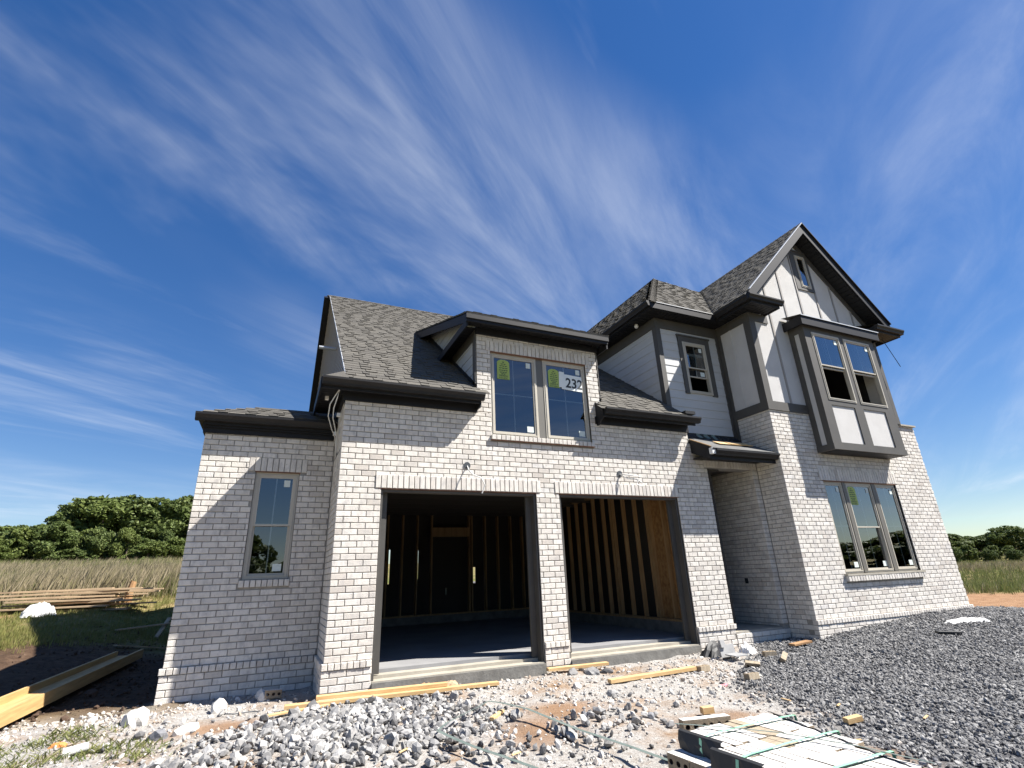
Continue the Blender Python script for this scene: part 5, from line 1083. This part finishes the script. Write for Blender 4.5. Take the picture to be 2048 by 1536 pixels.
# ------------------------------------------------------------------ vegetation
def blades(name, n, pos, hlo, hhi, wd, m, seed, lean=.13, per=5):
    r = np.random.default_rng(seed); P = np.repeat(pos, per, 0)+np.concatenate([r.normal(0, .05, (len(pos)*per, 2)), np.zeros((len(pos)*per, 1))], 1)
    k = len(P); h_ = r.uniform(hlo, hhi, k); a = r.uniform(0, 2*math.pi, k); w_ = r.uniform(.6, 1.3, k)*wd*(1+np.hypot(P[:, 0]-CAM[0], P[:, 1]-CAM[1])/40)
    d = np.stack([np.cos(a), np.sin(a), np.zeros(k)], 1); ln = np.stack([r.normal(.08, lean, k), r.normal(0, lean, k), np.ones(k)], 1)
    V = np.stack([P-d*w_[:, None], P+d*w_[:, None], P+ln*h_[:, None]*.6+d*w_[:, None]*.6, P+ln*h_[:, None]*np.array([1.25, 1.25, 1])], 1)
    F = np.arange(k*4).reshape(k, 4); tone = np.repeat(r.random(len(pos)), per)*.8+r.random(k)*.2
    return np_mesh(name, V.reshape(-1, 3), F, m, tone)
def wedge(n, u0, u1, r0, r1, seed, keep):
    r = np.random.default_rng(seed); u = r.uniform(u0, u1, n); d = r0*(r1/r0)**r.random(n)
    dr = RT[None, :2]*((u-1024)/FPX)[:, None]+FW[None, :2]-UP[None, :2]*.37; dr /= np.linalg.norm(dr, axis=1)[:, None]
    x = CAM[0]+dr[:, 0]*d; y = CAM[1]+dr[:, 1]*d; k = keep(x, y, r.random(n)); x, y = x[k], y[k]; return np.stack([x, y, hgt(x, y)-.02], 1)
lawn = lambda x, y: sst(6.0, 8.2, y+1.1*fbm(x, y, .5, 61)+.9*np.clip(-3.4-x, -1, 3))
field = lambda x, y: sst(12.5, 15, y+1.5*fbm(x, y, .25, 62))
tag(blades('lawn_grass', 0, wedge(26000, -260, 420, 9, 26, 1, lambda x, y, r: (x < -2.2) & (r < lawn(x, y)*(1-.85*field(x, y))*np.clip(.65+fbm(x, y, .6, 63), .1, 1))), .04, .15, .006, 'grass_s', 2), 'short rough green grass between the house and the field', 'grass', kind='stuff')
tag(blades('dry_field_grass', 0, wedge(52000, -320, 640, 19, 75, 3, lambda x, y, r: (r < field(x, y)*np.clip(.30+1.9*fbm(x, y, .15, 64), .03, 1)*(1-.8*sst(33, 44, y))) & ((x < -2.2) | (y > 11))), .30, .95, .0035, 'grass_d', 4), 'tall dry tan grass in the field left of the house', 'grass', kind='stuff')
tag(blades('green_field_grass', 0, wedge(36000, -320, 640, 20, 75, 5, lambda x, y, r: (r < field(x, y)*np.clip(.75-1.7*fbm(x, y, .15, 64)+.5*sst(33, 44, y), .10, 1)) & ((x < -2.2) | (y > 11))), .20, .75, .0045, 'grass_g', 6), 'tall green grass and weeds in the field left of the house', 'grass', kind='stuff')
rf2 = lambda x, y: sst(20, 23, np.hypot(x-6, y))
tag(blades('far_field_grass', 0, wedge(26000, 1500, 2700, 22, 95, 7, lambda x, y, r: (x > 13.4) & (r < rf2(x, y)*np.clip(.6-1.2*fbm(x, y, .1, 65), .1, 1))), .12, .50, .006, 'grass_g', 8), 'rough green grass in the field right of the house', 'grass', kind='stuff')
tag(blades('far_dry_grass', 0, wedge(26000, 1500, 2700, 26, 95, 9, lambda x, y, r: (x > 13.4) & (r < rf2(x, y)*np.clip(.5+1.5*fbm(x, y, .1, 65), .05, 1))), .15, .55, .006, 'grass_d', 10), 'dry brown grass in the field right of the house', 'grass', kind='stuff')
WP = np.concatenate([np.stack([RR.normal(cx, .16, k), RR.normal(cy, .10, k)], 1) for cx, cy, k in ((-2.35, -.42, 60), (-2.1, -.85, 45), (-1.85, -.95, 40), (-2.6, -.95, 55), (-2.75, -.5, 30), (-1.6, -1.2, 25))]); WP = np.concatenate([WP, hgt(WP[:, 0], WP[:, 1])[:, None]], 1)
tag(blades('weeds', 0, WP, .02, .07, .006, 'grass_g', 11, .7), 'small green weeds among the white chips at lower left', 'weeds', kind='stuff')
def crown(seed, n=9000, R_=2.6, H=5.5, m='leaf', ls=.17, lobes=15):
    r = np.random.default_rng(seed); C_ = []; 
    for i in range(lobes):
        t = r.uniform(.16, .95); w_ = math.sin(math.pi*min(1, t*.95+.10))**.6; a = r.uniform(0, 2*math.pi); q = r.uniform(.15, .80)*R_*w_
        C_.append((q*math.cos(a), q*math.sin(a), t*H, R_*r.uniform(.28, .50)*(.75+.35*w_)))
    C_ = np.array(C_); k = r.choice(lobes, n, p=C_[:, 3]**2/np.sum(C_[:, 3]**2)); d = r.normal(size=(n, 3)); d /= np.linalg.norm(d, axis=1)[:, None]
    # clumps on each lobe
    cl = r.normal(size=(lobes*14, 3)); cl /= np.linalg.norm(cl, axis=1)[:, None]; ci = k*14+r.integers(0, 14, n); dd = cl[ci]+.40*d; dd /= np.linalg.norm(dd, axis=1)[:, None]
    rad = C_[k, 3]*(r.uniform(.72, 1.10, n)); P = C_[k, :3]+dd*rad[:, None]*np.array([1, 1, .85]); P[:, 2] = np.maximum(P[:, 2], .12*H*r.random(n))
    nv = dd+.9*r.normal(size=(n, 3)); nv /= np.linalg.norm(nv, axis=1)[:, None]; a = np.cross(nv, r.normal(size=(n, 3))); a /= np.linalg.norm(a, axis=1)[:, None]; b = np.cross(nv, a)
    s = ls*r.uniform(.6, 1.4, n)[:, None]; V = np.stack([P-a*s, P-b*s*.55, P+a*s, P+b*s*.55], 1); F = np.arange(4*n).reshape(n, 4)
    tone = np.clip(.6*r.random(lobes*14)[ci]+.4*r.random(n), 0, .999); return V.reshape(-1, 3), F, tone, C_
CRN = []
for sd, m in ((1, 'leaf'), (2, 'leaf'), (3, 'leaf2'), (4, 'leaf')):
    V, F, t, C_ = crown(sd, m=m); o = np_mesh('crown', V, F, m, t); me = o.data; bpy.data.objects.remove(o)
    q = MB(); q.tube([(0, 0, -.4), (.03, .02, .8), (-.02, .05, 2.2), (.05, 0, 3.6)], [.20, .16, .12, .05], 8)
    for c in C_[:7]: q.tube([(0, .03, min(2.6, .35*c[2]+.5)), (c[0]*.5, c[1]*.5, c[2]*.75), tuple(c[:3])], [.07, .045, .012], 5)
    CRN.append((me, q.mesh('trunk', 'bark')))
def tree(x, y, h_, wd, label, group, v, rz, name='broadleaf_tree'):
    t = thing(name, label, 'tree', (x, y, float(hgt(x, y))-.05), group, (0, 0, rz)); k_ = h_/5.9; t.scale = (.45*wd+.6*k_, .45*wd+.6*k_, k_)
    for nm, me in zip(('crown', 'trunk'), CRN[v]): o = bpy.data.objects.new(nm, me); COL.objects.link(o); o.parent = t
    return t
def polar(u, d):
    dr = RT[:2]*(u-1024)/FPX+FW[:2]-UP[:2]*.37; dr = dr/np.linalg.norm(dr); return CAM[0]+dr[0]*d, CAM[1]+dr[1]*d
def ztop(x, y, v):
    g = float(hgt(x, y)); lo, hi = g, g+40
    for _ in range(40):
        m_ = (lo+hi)/2
        if project((x, y, m_))[1] > v: lo = m_
        else: hi = m_
    return m_-g
TL = 'trees of the wood left of the house'
spec = [(-205, 1052, 70, 1.5), (-130, 1060, 72, 1.4), (-62, 1056, 72, 1.3), (155, 1000, 72, 1.3), (208, 994, 71, 1.4), (258, 1000, 73, 1.4), (345, 1006, 72, 1.3), (-170, 1052, 70, 1.5), (-95, 1058, 74, 1.4), (-30, 1046, 68, 1.3), (22, 1046, 70, 1.25), (62, 1062, 76, 1.2), (100, 1022, 66, 1.1), (128, 994, 68, 1.35), (182, 984, 64, 1.5), (236, 986, 66, 1.5), (284, 992, 70, 1.4), (322, 1000, 66, 1.3), (362, 990, 68, 1.5), (420, 992, 66, 1.5), (480, 1000, 70, 1.4)]
lab = {182: 'tallest rounded green tree of the wood left of the house', 22: 'lower rounded tree at the left edge of the photo', 100: 'small dark tree in the dip at the left of the tall wood', 362: 'green tree of the wood nearest the side wing wall'}
for k, (u, v, d, wd) in enumerate(spec):
    x, y = polar(u, d); tree(x, y, max(2.5, ztop(x, y, v)), wd, lab.get(u, 'dense green broadleaf tree in the wood left of the house'), TL, (0, 1, 3, 1, 2)[k % 5], k*1.7)
for k in range(26):
    u = -120+k*23+7*math.sin(k*3.1); v = 1068+20*math.sin(k*1.9)+10*math.sin(k*4.7); d = 57+3*math.sin(k*2.7)
    x, y = polar(u, d); h_ = max(1.5, ztop(x, y, v)); tree(x, y, h_, .2+.7*abs(math.sin(k*5.3)), 'low leafy shrub at the foot of the wood left of the house', 'shrubs at the edge of the left wood', (2, 0, 2, 1)[k % 4], k*2.3, 'shrub')
TR = 'trees on the horizon right of the house'
for k, (u, v, d, wd, l) in enumerate(((1880, 1062, 84, 1.5, None), (1918, 1066, 86, 1.2, 'dark tree on the horizon touching the right edge of the bay'), (1942, 1078, 88, 1.2, None), (1962, 1076, 92, 1.2, None), (1980, 1080, 88, 1.2, None), (2020, 1078, 88, 1.2, None), (1995, 1074, 90, 1.3, None), (2045, 1048, 82, 1.35, 'tallest dark tree on the horizon at the right edge of the photo'), (2100, 1056, 86, 1.5, None), (2160, 1050, 88, 1.6, None))):
    x, y = polar(u, d); tree(x, y, max(2.0, ztop(x, y, v)), wd, l or 'low dark tree on the horizon right of the house', TR, (0, 1, 3, 0)[k % 4], k*1.3)
for k in range(13):
    u = 1880+k*21+6*math.sin(k*2.9); v = 1091+5*math.sin(k*1.7); d = 70+3*math.sin(k*2.2)
    x, y = polar(u, d); tree(x, y, max(1.0, ztop(x, y, v)), .3, 'yellow green bush in front of the horizon trees on the right', 'bushes in the right hand field', (2, 2, 0)[k % 3], k*2.1, 'shrub')
# unseen trees behind the viewer, invented for the dark band mirrored in window panes
for k in range(26):
    an = -120+k*5.4; a = math.radians(an); far = sst(-80, -55, an); d = (52+9*math.sin(k*2.3))*(1-far)+far*(60+3*math.sin(k*2.3)); x, y = CAM[0]+d*math.cos(a), CAM[1]+d*math.sin(a)
    tree(x, y, (5.6+1.5*math.sin(k*1.7))*(1-far)+far*(3.0+.7*math.sin(k*1.7)), 1.7+2.2*far, 'unseen green tree added behind the viewer, mirrored as a dark band in the panes', 'trees mirrored in the windows', (0, 1, 3, 2)[k % 4], k*.9)
